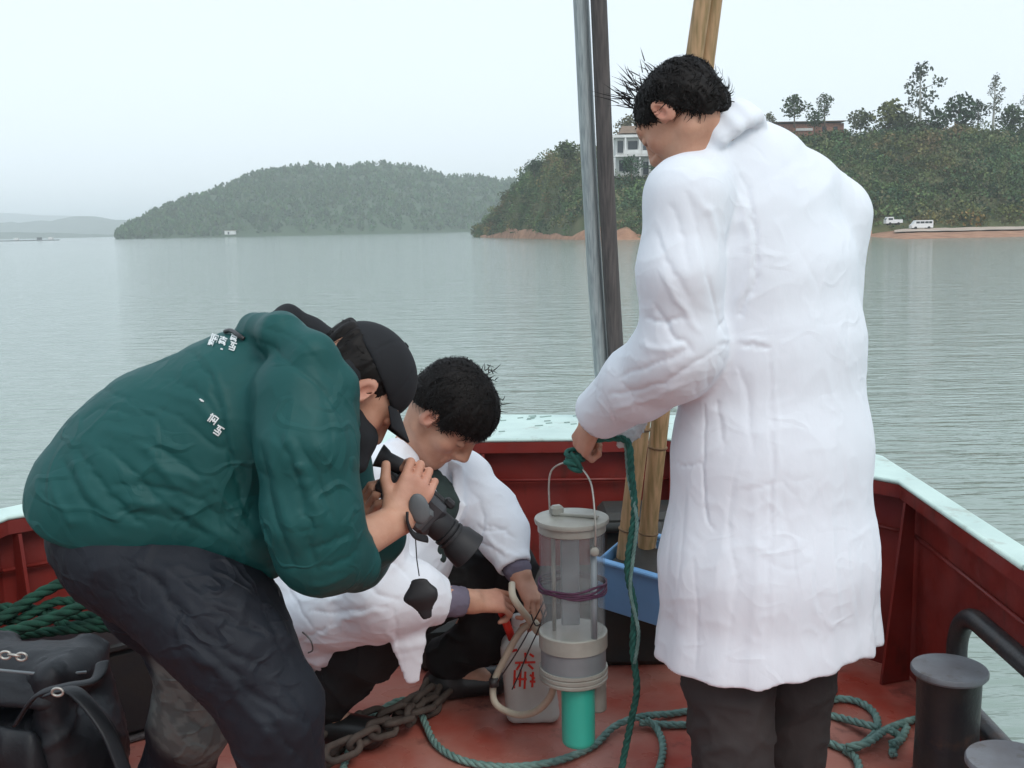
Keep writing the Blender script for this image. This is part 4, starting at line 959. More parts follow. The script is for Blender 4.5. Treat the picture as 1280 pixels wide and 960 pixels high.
# hem plane along the lower edge
h1, h2 = A(45, 640, 1.9), A(345, 735, 1.9); hd_ = nrm(h2 - h1); hn = nrm(np.cross(hd_, (0, 1, 0))); hn = hn if hn[2] < 0 else -hn
def hemg(G):
    q = G - h1; x = q @ hd_; d = q @ hn - (.020 * np.exp(-((x - .12) / .1) ** 2) - .025 * np.exp(-((x - .28) / .1) ** 2)) - .004 * np.sin(x * 40)
    return np.where((G[..., 0] < A(350, 700, 1.9)[0]), d, -.05)
S.cut(hemg, .006)
V, F = S.mesh(.0046)
GS = [
 ([(240, 440), (262, 470), (280, 520), (296, 580), (315, 640), (330, 680)], -.009, .006), ([(248, 435), (275, 475), (292, 530), (306, 585)], .005, .008),
 ([(110, 478), (145, 486), (180, 510), (215, 545)], -.005, .006), ([(300, 425), (345, 440), (395, 470), (432, 515)], -.007, .006),
 ([(180, 500), (230, 520), (285, 565), (330, 600)], -.006, .010), ([(190, 480), (240, 495), (275, 530)], .004, .012), ([(215, 470), (250, 490), (285, 535)], -.005, .008),
 ([(160, 540), (210, 560), (260, 600), (300, 650)], -.009, .012), ([(130, 530), (170, 545), (215, 590), (250, 640)], .007, .015), ([(120, 550), (160, 575), (200, 620), (235, 655)], -.009, .012),
 ([(95, 560), (125, 600), (160, 640), (190, 660)], -.009, .011), ([(75, 570), (95, 610), (120, 650)], -.007, .011), ([(60, 590), (70, 630), (85, 655)], .006, .011), ([(85, 575), (110, 610), (140, 650)], .006, .012),
 ([(140, 600), (190, 605), (250, 625), (300, 665)], -.008, .010), ([(150, 620), (200, 630), (250, 650), (290, 680)], .007, .012), ([(200, 580), (250, 595), (300, 640), (335, 690)], .007, .012),
 ([(160, 640), (210, 650), (270, 675)], -.006, .008), ([(100, 520), (120, 505), (160, 510)], -.004, .012), ([(220, 430), (245, 440), (270, 470)], -.003, .012),
 ([(345, 540), (365, 600), (385, 660), (400, 720)], -.010, .012), ([(330, 560), (345, 620), (365, 690)], .007, .014), ([(355, 540), (385, 590), (410, 650)], .007, .013), ([(375, 545), (405, 600), (425, 650)], -.008, .010),
 ([(400, 560), (425, 600), (438, 650)], -.005, .01), ([(320, 560), (335, 640), (360, 710)], -.010, .010), ([(395, 690), (420, 680), (445, 672)], -.006, .009), ([(400, 715), (430, 705), (455, 690)], -.005, .008), ([(385, 740), (415, 735), (445, 720)], .004, .01),
 ([(315, 405), (350, 410), (395, 440), (425, 480)], -.003, .01), ([(410, 490), (420, 540), (425, 590)], -.004, .012),
]
GS = [(p, a * .8, w) for p, a, w in GS]
V = wrinkle(V, F, .0012, 7, 25, (1, 1, 1.2)); V = wrinkle(V, F, .0007, 17, 28); V = folds(V, F, GS); V = smooth_v(V, F, 1, .35)
jk = obj('jacket', V, F, M_jacket, gm, True)
# printed writing on the back, laid on the cloth
M_print = mat('white_print', (.75, .78, .78), .7, (.6, .64, .64), nscale=200)
JN = normals(V, F); JV = V; jx, jy = proj(JV); jf = ((CC - JV) * JN).sum(1) > 0
def onsurf(px, py, lift=.0024):
    d = np.where(jf, (jx - px) ** 2 + (jy - py) ** 2, 1e9); c = np.argsort(d)[:6]; i = c[np.argmin(JV[c, 1])]
    p = at(px, py, JV[i, 1]); nn = JN[i]; t = ((JV[i] - CC) @ nn) / ((p - CC) @ nn) if abs((p - CC) @ nn) > 1e-6 else 1
    t = min(max(t, .97), 1.03); return CC + (p - CC) * t + nn * lift
def glyph(name, cx, cy, ang, sc_, strokes, parent, w=.0017, surf=onsurf, m=None):
    mb = MB(); ca, sa = math.cos(ang), math.sin(ang)
    for st in strokes:
        st2 = [(a[0] + (b[0] - a[0]) * t, a[1] + (b[1] - a[1]) * t) for a, b in zip(st[:-1], st[1:]) for t in (0, .33, .67)] + [st[-1]]
        pts = [surf(cx + sc_ * (x * ca - y * sa), cy + sc_ * (x * sa + y * ca)) for x, y in st2]
        mb.tube(pts, w, 6, flat=.3, up=nrm(CC - pts[0]))
    return mb.build(name, m or M_print, parent)
CH1 = [[(-1, -.8), (1, -.8)], [(0, -1.1), (0, -.3)], [(-.8, -.3), (.8, -.3), (.8, .3), (-.8, .3), (-.8, -.3)], [(-1, .7), (1, .7)], [(-.5, .3), (-.7, 1.1)], [(.5, .3), (.8, 1.1)]]
CH2 = [[(-.9, -1), (.9, -1)], [(-.3, -1), (-.5, -.2), (.7, -.2), (.7, 1), (-.7, 1)], [(-.9, .4), (.7, .4)], [(.1, -1), (.1, .4)]]
CH3 = [[(-1, -.6), (-.4, -.9)], [(-.7, -1.1), (-.7, 1)], [(-.2, -.9), (1, -.9), (1, .9)], [(-.2, -.9), (-.2, .9)], [(.4, -.5), (.4, .5)], [(-.2, .1), (1, .1)]]
a0 = math.radians(20)
for i, (g, x, y) in enumerate(((CH1, 279, 427), (CH2, 291, 434), (CH3, 268, 424))): glyph('printed_character', x, y, a0, 4.6, g, jk, .0014)
glyph('printed_character', 264, 430, a0, 3.2, CH3, jk, .0013); glyph('printed_character', 277, 439, a0, 1.6, CH2[:1], jk, .0016); glyph('printed_character', 293, 423, a0, 4.2, CH1, jk, .0014)
for g, x, y, z in ((CH3, 266, 524, 5.2), (CH2, 273, 538, 5.2), (CH1[:2], 251, 503, 3)): glyph('printed_character', x, y, math.radians(35), z, g, jk, .0014)
# black hood lining edge and draw cord ends
mb = MB(); mb.tube(catmull([onsurf(282, 417, .004), onsurf(292, 416, .006), onsurf(302, 421, .006), onsurf(306, 424, .002)], 5), .0042, 7); mb.build('cord_end', M_black, jk, True)
S = SDF(); S.chain([A(338, 402, 2.00), A(360, 397, 2.05), A(388, 414, 2.06), A(420, 430, 2.04)], [.016, .022, .024, .024], k=.02); S.chain([A(440, 520, 1.96), A(452, 548, 1.95), A(448, 580, 1.93)], [.03, .026, .018], k=.02)
axn = nrm(T((0, -.02, -.03)) - gneck); n1 = nrm(np.cross(axn, (0, 0, 1.))); n2 = np.cross(axn, n1)
for q_, r_ in ((.1, .070), (.3, .068), (.5, .066), (.68, .066), (.84, .068)):
    cc = gneck * (1 - q_) + T((0, -.02, -.03)) * q_
    S.chain([cc + r_ * (math.cos(t) * n1 + math.sin(t) * n2) for t in np.linspace(0, 2 * math.pi, 13)], [.013] * 13, k=.012)
V, F = S.mesh(.005); obj('inner_collar', V, F, M_cap, gm, True)
# trousers
S = SDF(); S.chain([A(118, 668, 1.92), A(150, 695, 1.90)], [.085, .10], k=.04)
S.chain([A(150, 690, 1.90), A(222, 736, 1.87), A(268, 777, 1.84), A(304, 822, 1.82), A(344, 890, 1.80), na], [.085, .098, .096, .087, .074, .072], k=.05)
S.chain([A(250, 700, 1.9), A(312, 752, 1.88)], [.07, .05], k=.04)
S.chain([A(135, 690, 2.02), A(190, 750, 2.08), fk, A(240, 900, 2.17), fa], [.085, .085, .078, .080, .078], k=.04)
V, F = S.mesh(.0065)
TS = [([(240, 720), (290, 770), (320, 780), (345, 790)], -.008, .01), ([(190, 720), (240, 770), (300, 815), (340, 830)], -.008, .012), ([(200, 700), (260, 745), (320, 760)], .006, .012), ([(210, 770), (260, 830), (310, 880), (350, 930)], .007, .016),
 ([(250, 800), (300, 850), (350, 880), (390, 900)], -.009, .013), ([(330, 740), (350, 790), (370, 830)], -.006, .01), ([(300, 745), (340, 755), (370, 800)], .005, .012), ([(290, 850), (340, 905), (380, 950)], -.008, .012), ([(360, 850), (390, 890), (405, 940)], -.006, .01), ([(215, 870), (235, 900), (265, 915)], -.007, .01), ([(205, 900), (230, 930), (260, 945)], .006, .01), ([(150, 690), (200, 730), (235, 790)], -.007, .012)]
V = wrinkle(V, F, .0028, 6, 35, (1.3, 1, .8)); V = wrinkle(V, F, .0014, 16, 36); V = folds(V, F, TS)
cols = np.ones((len(V), 3)); d = np.linalg.norm((V - A(236, 905, 2.08)) / np.array([.075, .2, .15]), axis=1) + .45 * fbm(V, 14, 44, 3); w = np.clip((1.25 - d) * 1.6, 0, 1)[:, None] * (V[:, 1:2] > 1.95) * (.65 + .35 * (vnoise(V, 60, 7)[:, None] > -.2)); cols = 1 + w * np.array([12.0, 10.5, 6.2])
obj('trousers', V, F, M_navy, gm, True, cols=cols)
for pts in ([(343, 728, 1.87), (348, 736, 1.865), (349, 746, 1.86), (344, 742, 1.862)], [(378, 790, 1.76), (388, 800, 1.75), (391, 812, 1.75), (385, 816, 1.755)]): MB().tube(catmull([A(*p) for p in pts], 5), .0014, 5).build('draw_cord', M_black, gm)
shoe(gm, na, (1, .15, 0)); shoe(gm, fa, (1, .15, 0))

# camcorder in his hands
M_camg = mat('camcorder_shell', (.045, .047, .052), .35, (.035, .036, .04), nscale=30, spec=.5)
M_camd = mat('camcorder_rubber', (.018, .018, .020), .6, nscale=30); M_silver = mat('dull_silver', (.12, .13, .135), .5, (.09, .10, .105), nscale=30); M_lens = mat('lens_glass', (.01, .01, .015), .05, nscale=2, coat=1)
co = empty('camcorder', A(530, 640, 2.02), 'black handheld video camera with long lens hood held by the bending man', 'camcorder')
cx_ = nrm(A(575, 672, 2.03) - A(480, 588, 2.02)); cy_ = nrm(np.cross((0, 0, 1.), cx_)); cz_ = np.cross(cx_, cy_); CRt = np.stack([cx_, cy_, cz_], 1)
c0 = A(519, 630, 2.04)
def cl(x, y, z): return c0 + CRt @ np.array([x, y, z])
MB().box(cl(-.005, .0, .002), (.120, .060, .076), CRt, .010).build('housing', M_camg, co, 'auto')
MB().box(cl(-.005, -.032, -.006), (.085, .016, .05), CRt, .007).build('side_panel', M_silver, co, 'auto')
Rl = np.stack([cy_, cz_, cx_], 1)
MB().lathe([(.026, 0), (.029, .01), (.029, .04), (.026, .045), (.026, .075)], cl(.035, 0, .0), 28, Rl).build('lens_barrel', M_camd, co, 'auto')
MB().lathe([(.028, 0), (.036, .012), (.040, .045), (.039, .046), (.034, .015), (.0001, .014)], cl(.098, 0, .0), 28, Rl).build('lens_hood', M_camd, co, 'auto')
for q_ in (.045, .056, .067): MB().lathe([(.0275, q_), (.0305, q_ + .001), (.0305, q_ + .007), (.0275, q_ + .008)], cl(.035, 0, 0), 28, Rl).build('focus_ring', M_camd, co, 'auto')
MB().lathe([(.033, 0), (.0001, .004)], cl(.114, 0, .0), 24, Rl).build('lens', M_lens, co, True)
MB().lathe([(.014, 0), (.016, .02), (.016, .055), (.019, .06), (.024, .075), (.0001, .076)], cl(-.045, .0, .042), 20, np.stack([cy_, cz_, -cx_], 1) @ rotx(.25)).build('viewfinder', M_camd, co, 'auto')
MB().box(cl(.01, .0, .040), (.085, .014, .012), CRt, .004).build('top_handle', M_camd, co, 'auto')
MB().box(cl(.048, 0, .046), (.022, .020, .016), CRt, .004).build('microphone', M_camd, co, 'auto')
MB().box(cl(-.068, .0, -.006), (.03, .04, .045), CRt, .006).build('battery', M_camd, co, 'auto')
MB().tube(catmull([A(509, 640, 1.90), A(510, 655, 1.90), A(518, 669, 1.93), A(534, 674, 1.98)], 6), .0075, 10, flat=.35).build('hand_strap', M_camd, co, True)
S = SDF(); S.ell(A(524, 636, 1.925), (.019, .008, .030), roty(-.2)); V, F = S.mesh(.003); obj('strap_pad', V, F, M_silver, co, True)
cord = MB().tube([A(519, 668, 1.99), A(521, 700, 1.99), A(524, 720, 1.99)], .0012, 5).build('cord', M_camd, co)
S = SDF(); S.chain([A(524, 726, 1.99), A(526, 745, 1.99), A(534, 772, 1.99)], [.016, .024, .010], (1, 0, 0), .28, .03); V, F = S.mesh(.003); obj('lens_cover', V, F, M_camd, co, True)
# ================================================================ MAN CROUCHING IN A WHITE COAT
cm = empty('person', (A(480, 900, 2.72)[0], 2.72, 0), 'crouching man in a white coat with thick black hair working on a plastic bottle', 'person')
sc2 = 1.04
kc, kR = head_frame(A(556, 518, 2.66), math.radians(90 + 26), math.radians(54), math.radians(-4))
kneck = A(520, 572, 2.74)
krs, kre, krw = A(478, 598, 2.62), A(478, 742, 2.52), A(590, 752, 2.62)
kls, kle, klw = A(575, 598, 2.88), A(628, 668, 2.80), A(650, 718, 2.72)
khip = A(425, 790, 2.80)
S = SDF(); head_body(S, kc, kR, sc2, kneck)
S.chain([kneck, A(500, 640, 2.78), A(460, 720, 2.82), khip], [.07, .13, .14, .14], (0, 1, 0), .75, .05)
S.chain([kneck, krs, kre, krw], [.05, .05, .043, .031], k=.02); S.chain([kneck, kls, kle, klw], [.05, .05, .043, .031], k=.02)
rk, lk = A(515, 742, 2.56), A(632, 712, 2.92); ra_, la_ = A(402, 893, 2.74), A(560, 862, 3.0); ra_[2] = max(ra_[2], .08); la_[2] = .09
S.chain([A(430, 790, 2.72), rk, ra_], [.075, .055, .04], k=.03); S.chain([A(450, 790, 2.88), lk, la_], [.075, .055, .04], k=.03)
S.cap(ra_, ra_ + np.array([.12, -.04, -.04]), .035, .03); S.cap(la_, la_ + np.array([.13, 0, -.04]), .035, .03)
hand(S, krw, A(632, 750, 2.66) - krw, (-.1, -.55, .85), -1, curl=(.35, .5, .6, .7), curl2=(.7, .8, .9, 1.0), size=1.04, thumb=A(655, 742, 2.64) - A(612, 738, 2.62))
hand(S, klw, A(668, 752, 2.68) - klw, (.75, -.5, .5), -1, curl=(.35, .45, .5, .6), curl2=(.6, .6, .7, .8), size=1.0, thumb=A(652, 762, 2.65) - A(655, 728, 2.7))
fr_ = [(kc - .14, kc + .14, .0032), (krw - np.array([.03, .08, .09]), krw + np.array([.23, .16, .09]), .0032)]
V, F = S.mesh(.012, fr_); V = smooth_v(V, F, 1, .4)
obj('body', V, F, M_skin, cm, True, cols=skin_cols(V, [(kc, kR, sc2)], [(A(640, 748, 2.64), .06)]))
hair(cm, kc, kR, sc2, ([-.12, -.10, -.05, -.015, .0, .025, .045, .06, .12], [-.02, -.025, -.02, .022, .036, .002, .010, .038, .040]), 23, nst=4200, nape=((0, -.055, .0), (.068, .055, .05)), rad=(.090, .110, .092), top=(0, -.004, .050), lift=.002,
     tuft=[((-.01, -.02, .145), (0, -.2, 1), 18, .03, .5), ((0, .05, .125), (0, .4, .9), 8, .03, .4)], length=.03)
# coat
S = SDF()
S.chain([A(522, 580, 2.75), A(516, 625, 2.77), A(494, 690, 2.77), A(455, 745, 2.78), A(425, 782, 2.78)], [.098, .160, .170, .17, .16], nrm((.55, .85, 0)), (.78), .05)
S.chain([A(505, 575, 2.70), krs], [.06, .078], k=.045); S.chain([A(535, 578, 2.80), kls], [.055, .075], k=.045)
S.chain([krs, A(468, 680, 2.55), kre + np.array([-.01, 0, 0])], [.080, .074, .072], k=.03); S.chain([kre + np.array([-.01, 0, 0]), A(545, 750, 2.58)], [.074, .056], k=.03)
S.chain([kls, A(612, 640, 2.84), kle, A(640, 700, 2.745)], [.078, .072, .068, .050], k=.03)
# skirt of the coat draped over the near thigh
S.chain([A(360, 770, 2.70), A(420, 765, 2.62), A(480, 752, 2.56), A(512, 742, 2.545)], [.070, .085, .088, .082], (0, 1, 0), 1, .04)
S.chain([A(400, 820, 2.80), A(352, 745, 2.74), A(355, 700, 2.76)], [.05, .07, .05], k=.04)
S.chain([A(372, 800, 2.68), A(400, 826, 2.64)], [.03, .012], (1, 0, .2), .5, .04)
S.chain([A(392, 800, 2.64), A(430, 793, 2.60), A(470, 792, 2.56)], [.030, .018, .016], k=.03)
S.chain([A(505, 755, 2.51), A(512, 805, 2.52), A(516, 852, 2.53)], [.060, .040, .018], nrm((1, .2, 0)), .28, .012)
cpr = A(548, 750, 2.585); cdr = nrm(krw - kre); cpl = A(643, 706, 2.74); cdl = nrm(klw - kle)
for cp_, cd_, r_ in ((cpr, cdr, .036), (cpl, cdl, .036)):
    S.cut(lambda G, cp_=cp_, cd_=cd_: np.where(np.linalg.norm(G - cp_, axis=-1) < .075, (G - cp_) @ cd_ - .010, -.05), .003); S.cap(cp_ - cd_ * .03, cp_ + cd_ * .08, r_, r_ + .004, None, 1, .004, 'sub')
# open front showing the dark shirt
S.chain([A(350, 700, 2.78), A(400, 720, 2.74), A(450, 722, 2.70)], [.07, .08, .08], k=.05)
vd = [A(535, 580, 2.66), A(552, 612, 2.66), A(556, 650, 2.66)]
S.chain(vd, [.028, .014, .005], k=.006, op='sub')
S.ell(kneck + np.array([.0, -.0, .04]), (.062, .062, .06), None, .006, 'sub')
V, F = S.mesh(.005)
KS = [([(478, 540), (500, 580), (520, 640), (535, 690)], -.006, .006), ([(520, 570), (540, 600), (560, 650), (560, 690)], .006, .008), ([(560, 610), (562, 650), (556, 690)], -.006, .006),
 ([(590, 600), (600, 640), (590, 680)], -.007, .010), ([(605, 650), (625, 655), (645, 665)], -.008, .009), ([(600, 665), (620, 680), (650, 690)], .006, .01), ([(560, 690), (590, 680), (625, 690)], -.007, .010), ([(575, 650), (600, 660), (640, 650)], -.006, .008),
 ([(450, 600), (455, 640), (470, 690)], -.006, .011), ([(350, 690), (355, 730), (385, 790)], -.006, .010), ([(380, 760), (430, 765), (500, 760)], -.006, .010), ([(400, 800), (430, 775), (480, 770)], .005, .012), ([(440, 720), (470, 735), (505, 745)], -.006, .010),
 ([(500, 760), (498, 790), (505, 840)], -.004, .006), ([(475, 690), (500, 700), (530, 730)], -.006, .009), ([(370, 810), (395, 790), (430, 780)], -.005, .008), ([(340, 680), (370, 720), (420, 750)], .005, .012)]
V = wrinkle(V, F, .0022, 8, 55); V = wrinkle(V, F, .0010, 19, 58); V = folds(V, F, KS); V = smooth_v(V, F, 1, .35)
obj('lab_coat', V, F, M_coat, cm, True)
# coat collar lapels
S = SDF(); S.chain([A(500, 556, 2.72), A(516, 580, 2.66), A(540, 622, 2.62), A(552, 660, 2.64)], [.018, .022, .020, .008], (0, .3, 1), .35, .01); S.chain([A(548, 575, 2.74), A(572, 590, 2.72), A(574, 630, 2.70), A(562, 668, 2.68)], [.014, .022, .020, .008], (0, .3, 1), .4, .01)
V, F = S.mesh(.004); V = smooth_v(V, F, 2); obj('lapel', V, F, M_coat, cm, True)
S = SDF(); S.chain([A(528, 590, 2.71), A(545, 630, 2.70), A(535, 690, 2.72)], [.05, .055, .05], k=.03); V, F = S.mesh(.006); V = wrinkle(V, F, .002, 20, 3); obj('shirt', V, F, M_greyshirt, cm, True)
for q in (0, 1):
    S = SDF()
    if q == 0: S.cap(A(540, 751, 2.578), A(582, 752, 2.612), .042, .036); S.cut(lambda G: (G - A(580, 752, 2.61)) @ cdr, .003)
    else: S.cap(A(640, 702, 2.75), A(647, 712, 2.728), .036, .036)
    V, F = S.mesh(.004); V = wrinkle(V, F, .0012, 40, 3); obj('shirt_cuff', V, F, M_shirt, cm, True)
# trousers, shoes
S = SDF(); S.chain([A(430, 790, 2.74), rk + np.array([-.01, .01, 0]), A(462, 812, 2.66), ra_ + np.array([0, 0, .02])], [.095, .070, .074, .062], k=.04); S.chain([A(470, 780, 2.90), A(560, 730, 2.92), lk, A(610, 790, 2.95), la_ + np.array([0, 0, .03])], [.09, .088, .080, .075, .065], k=.04)
V, F = S.mesh(.007); V = wrinkle(V, F, .005, 11, 65); obj('trousers', V, F, M_darktrouser, cm, True)
shoe(cm, ra_, (1, -.35, 0), .19); shoe(cm, la_, (1, .1, 0), .19)
# ================================================================ GEAR ON THE DECK
# clear water sampler hanging from the rope
M_clear = mat('clear_plastic', (.42, .45, .45), .1, (.30, .34, .34), nscale=18, spec=.8, alpha=.17, contrast=(.35, .65))
M_milky = mat('milky_plastic', (.34, .34, .30), .35, (.23, .22, .19), nscale=14, spec=.5)
M_greyband = mat('grey_metal_band', (.24, .27, .28), .45, (.17, .19, .20), nscale=9, metal=.2)
M_greentube = mat('green_plastic', (.04, .46, .35), .35, (.035, .40, .30), nscale=6, bump=.1, bscale=40, dist=.002)
M_wire = mat('wire_metal', (.55, .53, .48), .35, (.40, .38, .34), nscale=60, metal=.7)
M_purple = mat('purple_cord', (.085, .025, .065), .6, (.05, .015, .035), nscale=80)
M_innerw = mat('inner_fitting', (.24, .28, .30), .4, (.16, .19, .21), nscale=20)
YS = 2.50
sz = lambda y: A(718, y, YS)[2]
sx = A(714, 647, YS)[0] + .001; ws = empty('water_sampler', (sx, YS, sz(923)), 'clear cylindrical water sampler with wire handle and green tube, hanging from the rope', 'sampler')
zc = (sx, YS, 0)
zt, zb = sz(652), sz(797)
MB().lathe([(.0785, zb), (.0785, zt), (.0745, zt), (.0745, zb), (.0785, zb)], zc, 48).build('clear_cylinder', M_clear, ws, 'auto')
MB().lathe([(.0790, zt - .022), (.0815, zt - .020), (.0815, zt - .002), (.088, zt), (.0895, zt + .006), (.088, zt + .011), (.070, zt + .015), (.045, zt + .017), (.0001, zt + .017)], zc, 48).build('lid', M_milky, ws, 'auto')
MB().box((sx - .035, YS + .0, zt + .028), (.03, .026, .026), rotz(.4), .006).build('lid_latch', M_milky, ws, 'auto')
MB().box((sx + .010, YS - .02, zt + .021), (.11, .012, .008), rotz(-.35), .002).build('lid_bar', M_milky, ws, 'auto')
z2, z3, z4 = sz(806), sz(832), sz(848)
MB().lathe([(.0795, z2 - .002), (.083, z2), (.083, zb + .018), (.081, zb + .02), (.0788, zb + .02)], zc, 48).build('lower_collar', M_milky, ws, 'auto')
MB().lathe([(.079, z3), (.079, z2 - .0015)], zc, 48).build('metal_band', M_greyband, ws, 'auto')
MB().lathe([(.05, z4 - .004), (.078, z4), (.083, z4 + .004), (.0835, z4 + .010), (.081, z4 + .012), (.0835, z4 + .015), (.0835, z4 + .022), (.081, z4 + .024), (.084, z4 + .028), (.083, z3 + .002), (.077, z3 + .002)], zc, 48).build('base_flange', M_milky, ws, 'auto')
gx = A(722, 880, YS)[0]
MB().lathe([(.036, sz(923)), (.0395, sz(921)), (.0405, sz(917)), (.0405, z4 - .002), (.037, z4 - .002)], (gx, YS - .022, 0), 36).build('green_tube', M_greentube, ws, 'auto')
MB().lathe([(.022, sz(893)), (.025, sz(891)), (.025, z4 - .004)], (gx + .048, YS + .025, 0), 24).build('outlet', M_milky, ws, 'auto')
for dx, dy, r in ((-.045, .0, .005), (.048, -.01, .006)): MB().tube([(sx + dx, YS + dy, zb), (sx + dx, YS + dy, zt)], r, 10).build('inner_rod', M_milky, ws, True)
MB().box((sx - .005, YS + .01, (zb + zt) / 2), (.045, .012, (zt - zb) * .8), None, .003).build('inner_flap', M_innerw, ws, 'auto')
MB().lathe([(.066, zb + .004), (.068, zb + .006), (.068, zb + .012), (.0001, zb + .012)], zc, 32).build('inner_plate', M_innerw, ws, 'auto')
for i in range(4):
    zz = sz(731) + (i - 1.5) * .0052; q = []
    for t in np.linspace(0, 2 * math.pi, 40, endpoint=False): q.append((sx + .0815 * math.cos(t), YS + .0815 * math.sin(t), zz + .004 * math.sin(t * 2 + i) + .002 * math.sin(5 * t + i * 2)))
    MB().tube(q, .0030, 6, closed=True).build('cord_band', M_purple, ws, True)
kn = A(719, 574, 2.49)
def wire(side):
    top = kn + np.array([0, .01, -.012])
    if side < 0: return [(sx - .050, YS + .03, zt + .01), (sx - .052, YS + .03, sz(610)), (sx - .044, YS + .026, sz(590)), (sx - .018, YS + .012, sz(580)), tuple(top)]
    return [(sx + .048, YS - .062, sz(676)), (sx + .050, YS - .078, sz(668)), (sx + .050, YS - .080, sz(640)), (sx + .044, YS - .05, sz(600)), (sx + .022, YS - .02, sz(582)), tuple(top)]
MB().tube(catmull(wire(-1) + wire(1)[::-1][1:], 8), .0022, 8).build('wire_handle', M_wire, ws, True)
MB().lathe([(.010, 0), (.011, .01), (.009, .012), (.0001, .012)], (sx + .048, YS - .070, sz(678)), 14, rotx(math.pi / 2)).build('handle_stud', M_milky, ws, True)
MB().tube([(sx + .047, YS - .058, sz(795)), (sx + .047, YS - .058, sz(680))], .0075, 12).build('side_pipe', M_innerw, ws, True)

# ropes
M_hrope = mat('dark_green_rope', (.030, .150, .115), .85, (.015, .075, .060), nscale=60, bump=.5, bscale=300, dist=.001)
M_drope = mat('faded_green_rope', (.22, .35, .31), .85, (.10, .19, .17), nscale=40, bump=.5, bscale=300, dist=.001)
M_mrope = mat('mooring_rope', (.012, .070, .044), .9, (.006, .032, .021), nscale=30, bump=.6, bscale=200, dist=.002)
hr = empty('rope', A(790, 700, 2.44), 'dark green rope from the standing man\'s hand hanging straight down beside the sampler', 'rope')
p1 = catmull([A(724, 553, 2.47), A(750, 549, 2.46), A(775, 548, 2.45), A(786, 556, 2.44), A(789, 590, 2.44), A(793, 640, 2.44), A(786, 690, 2.44), A(785, 720, 2.44), A(793, 760, 2.44), A(791, 810, 2.43), A(796, 860, 2.43), A(788, 905, 2.44), A(779, 950, 2.44), atz(770, 1000, .02)], 8)
rope_mesh(p1, .0085).build('strand', M_hrope, hr, True)
p2 = catmull([A(782, 552, 2.445), A(786, 600, 2.445), A(796, 650, 2.43), A(791, 700, 2.43), A(788, 740, 2.43), A(798, 790, 2.42), A(793, 830, 2.42)], 8)
rope_mesh(p2, .0045).build('thin_cord', M_drope, hr, True)
mb = MB()
for i in range(5):
    c_ = kn + np.array([RNG.normal(0, .003), 0, .014 - i * .0085]); q = [c_ + np.array([.021 * math.cos(t) * (1 - .08 * i), .016 * math.sin(t), .006 * math.sin(t + i * 1.3)]) for t in np.linspace(0, 2 * math.pi, 18, endpoint=False)]
    mb.tube(q, .0062, 7, closed=True)
mb.tube(catmull([kn + np.array([-.012, -.014, .018]), kn + np.array([.004, -.022, .0]), kn + np.array([.012, -.012, -.022])], 6), .006, 7)
k_ = mb.build('knot', M_hrope, hr, True); k_['kind'] = 'stuff'
D = lambda x, y, z=.012: atz(x, y, z)
def deck_rope(path, r, m, label, extra=()):
    pr = empty('rope', D(*path[len(path) // 2][:2], 0), label, 'rope')
    rope_mesh(catmull([D(*p) for p in path], 8), r).build('strand', m, pr, True)
    for e in extra: rope_mesh(catmull([D(*p) for p in e], 8), r).build('strand', m, pr, True)
    return pr
deck_rope([(425, 975), (438, 935), (455, 905), (482, 884, .03), (505, 875, .045), (522, 884, .04), (532, 905, .02), (545, 930), (572, 948), (610, 957), (650, 958), (700, 950), (742, 932), (768, 908, .02), (800, 896, .03), (840, 892), (880, 885)], .0098, M_drope, 'faded green rope snaking across the deck from the chain to the standing man', [[(808, 899, .035), (822, 912), (829, 935), (822, 965), (805, 990)], [(800, 903, .02), (838, 906), (880, 905)]])
deck_rope([(1000, 898), (1020, 890), (1045, 874), (1075, 878), (1094, 893), (1096, 912, .02), (1082, 928, .02), (1062, 936), (1040, 930), (1015, 915), (985, 905)], .0105, M_drope, 'faded green rope lying in loose loops between the standing man and the bollard',
    [[(1010, 889), (1045, 896), (1080, 905, .03), (1098, 910, .035)], [(1000, 868), (1018, 851), (1036, 852), (1040, 868, .03), (1022, 884, .03)], [(1058, 934, .03), (1085, 928, .04), (1108, 912, .03), (1142, 900), (1160, 900)], [(1112, 912, .035), (1124, 922), (1116, 938), (1118, 945)], [(1134, 908), (1126, 925), (1114, 930, .03)], [(1056, 938), (1070, 948), (1078, 975), (1085, 990)]])

# chain of loose links
M_chain = mat('muddy_chain', (.095, .072, .058), .8, (.05, .040, .034), nscale=30, bump=.5, bscale=90, dist=.003)
ch = empty('anchor_chain', D(520, 880, 0), 'heavy muddy grey chain lying on the deck behind the rope', 'chain')
q = np.array([(math.cos(t) * .024 + (.020 if math.cos(t) > 0 else -.020), math.sin(t) * .021, 0) for t in np.linspace(0, 2 * math.pi, 20, endpoint=False)])
lm = MB().tube(q, .0095, 8, closed=True); LV = np.concatenate(lm.v); LF = lm.f; lme = None
paths = [catmull([D(395, 955, .02), D(440, 925, .03), D(480, 905, .03), D(520, 880, .035), D(548, 860, .03), D(580, 838, .03), D(612, 815, .03), D(640, 795, .03)], 10), catmull([D(405, 930, .03), D(450, 900, .05), D(492, 893, .05), D(530, 868, .06), D(560, 838, .05), D(598, 812, .05)], 10), catmull([D(415, 945, .05), D(450, 925, .07), D(500, 900, .07), D(540, 882, .03), D(570, 862, .02)], 10)]
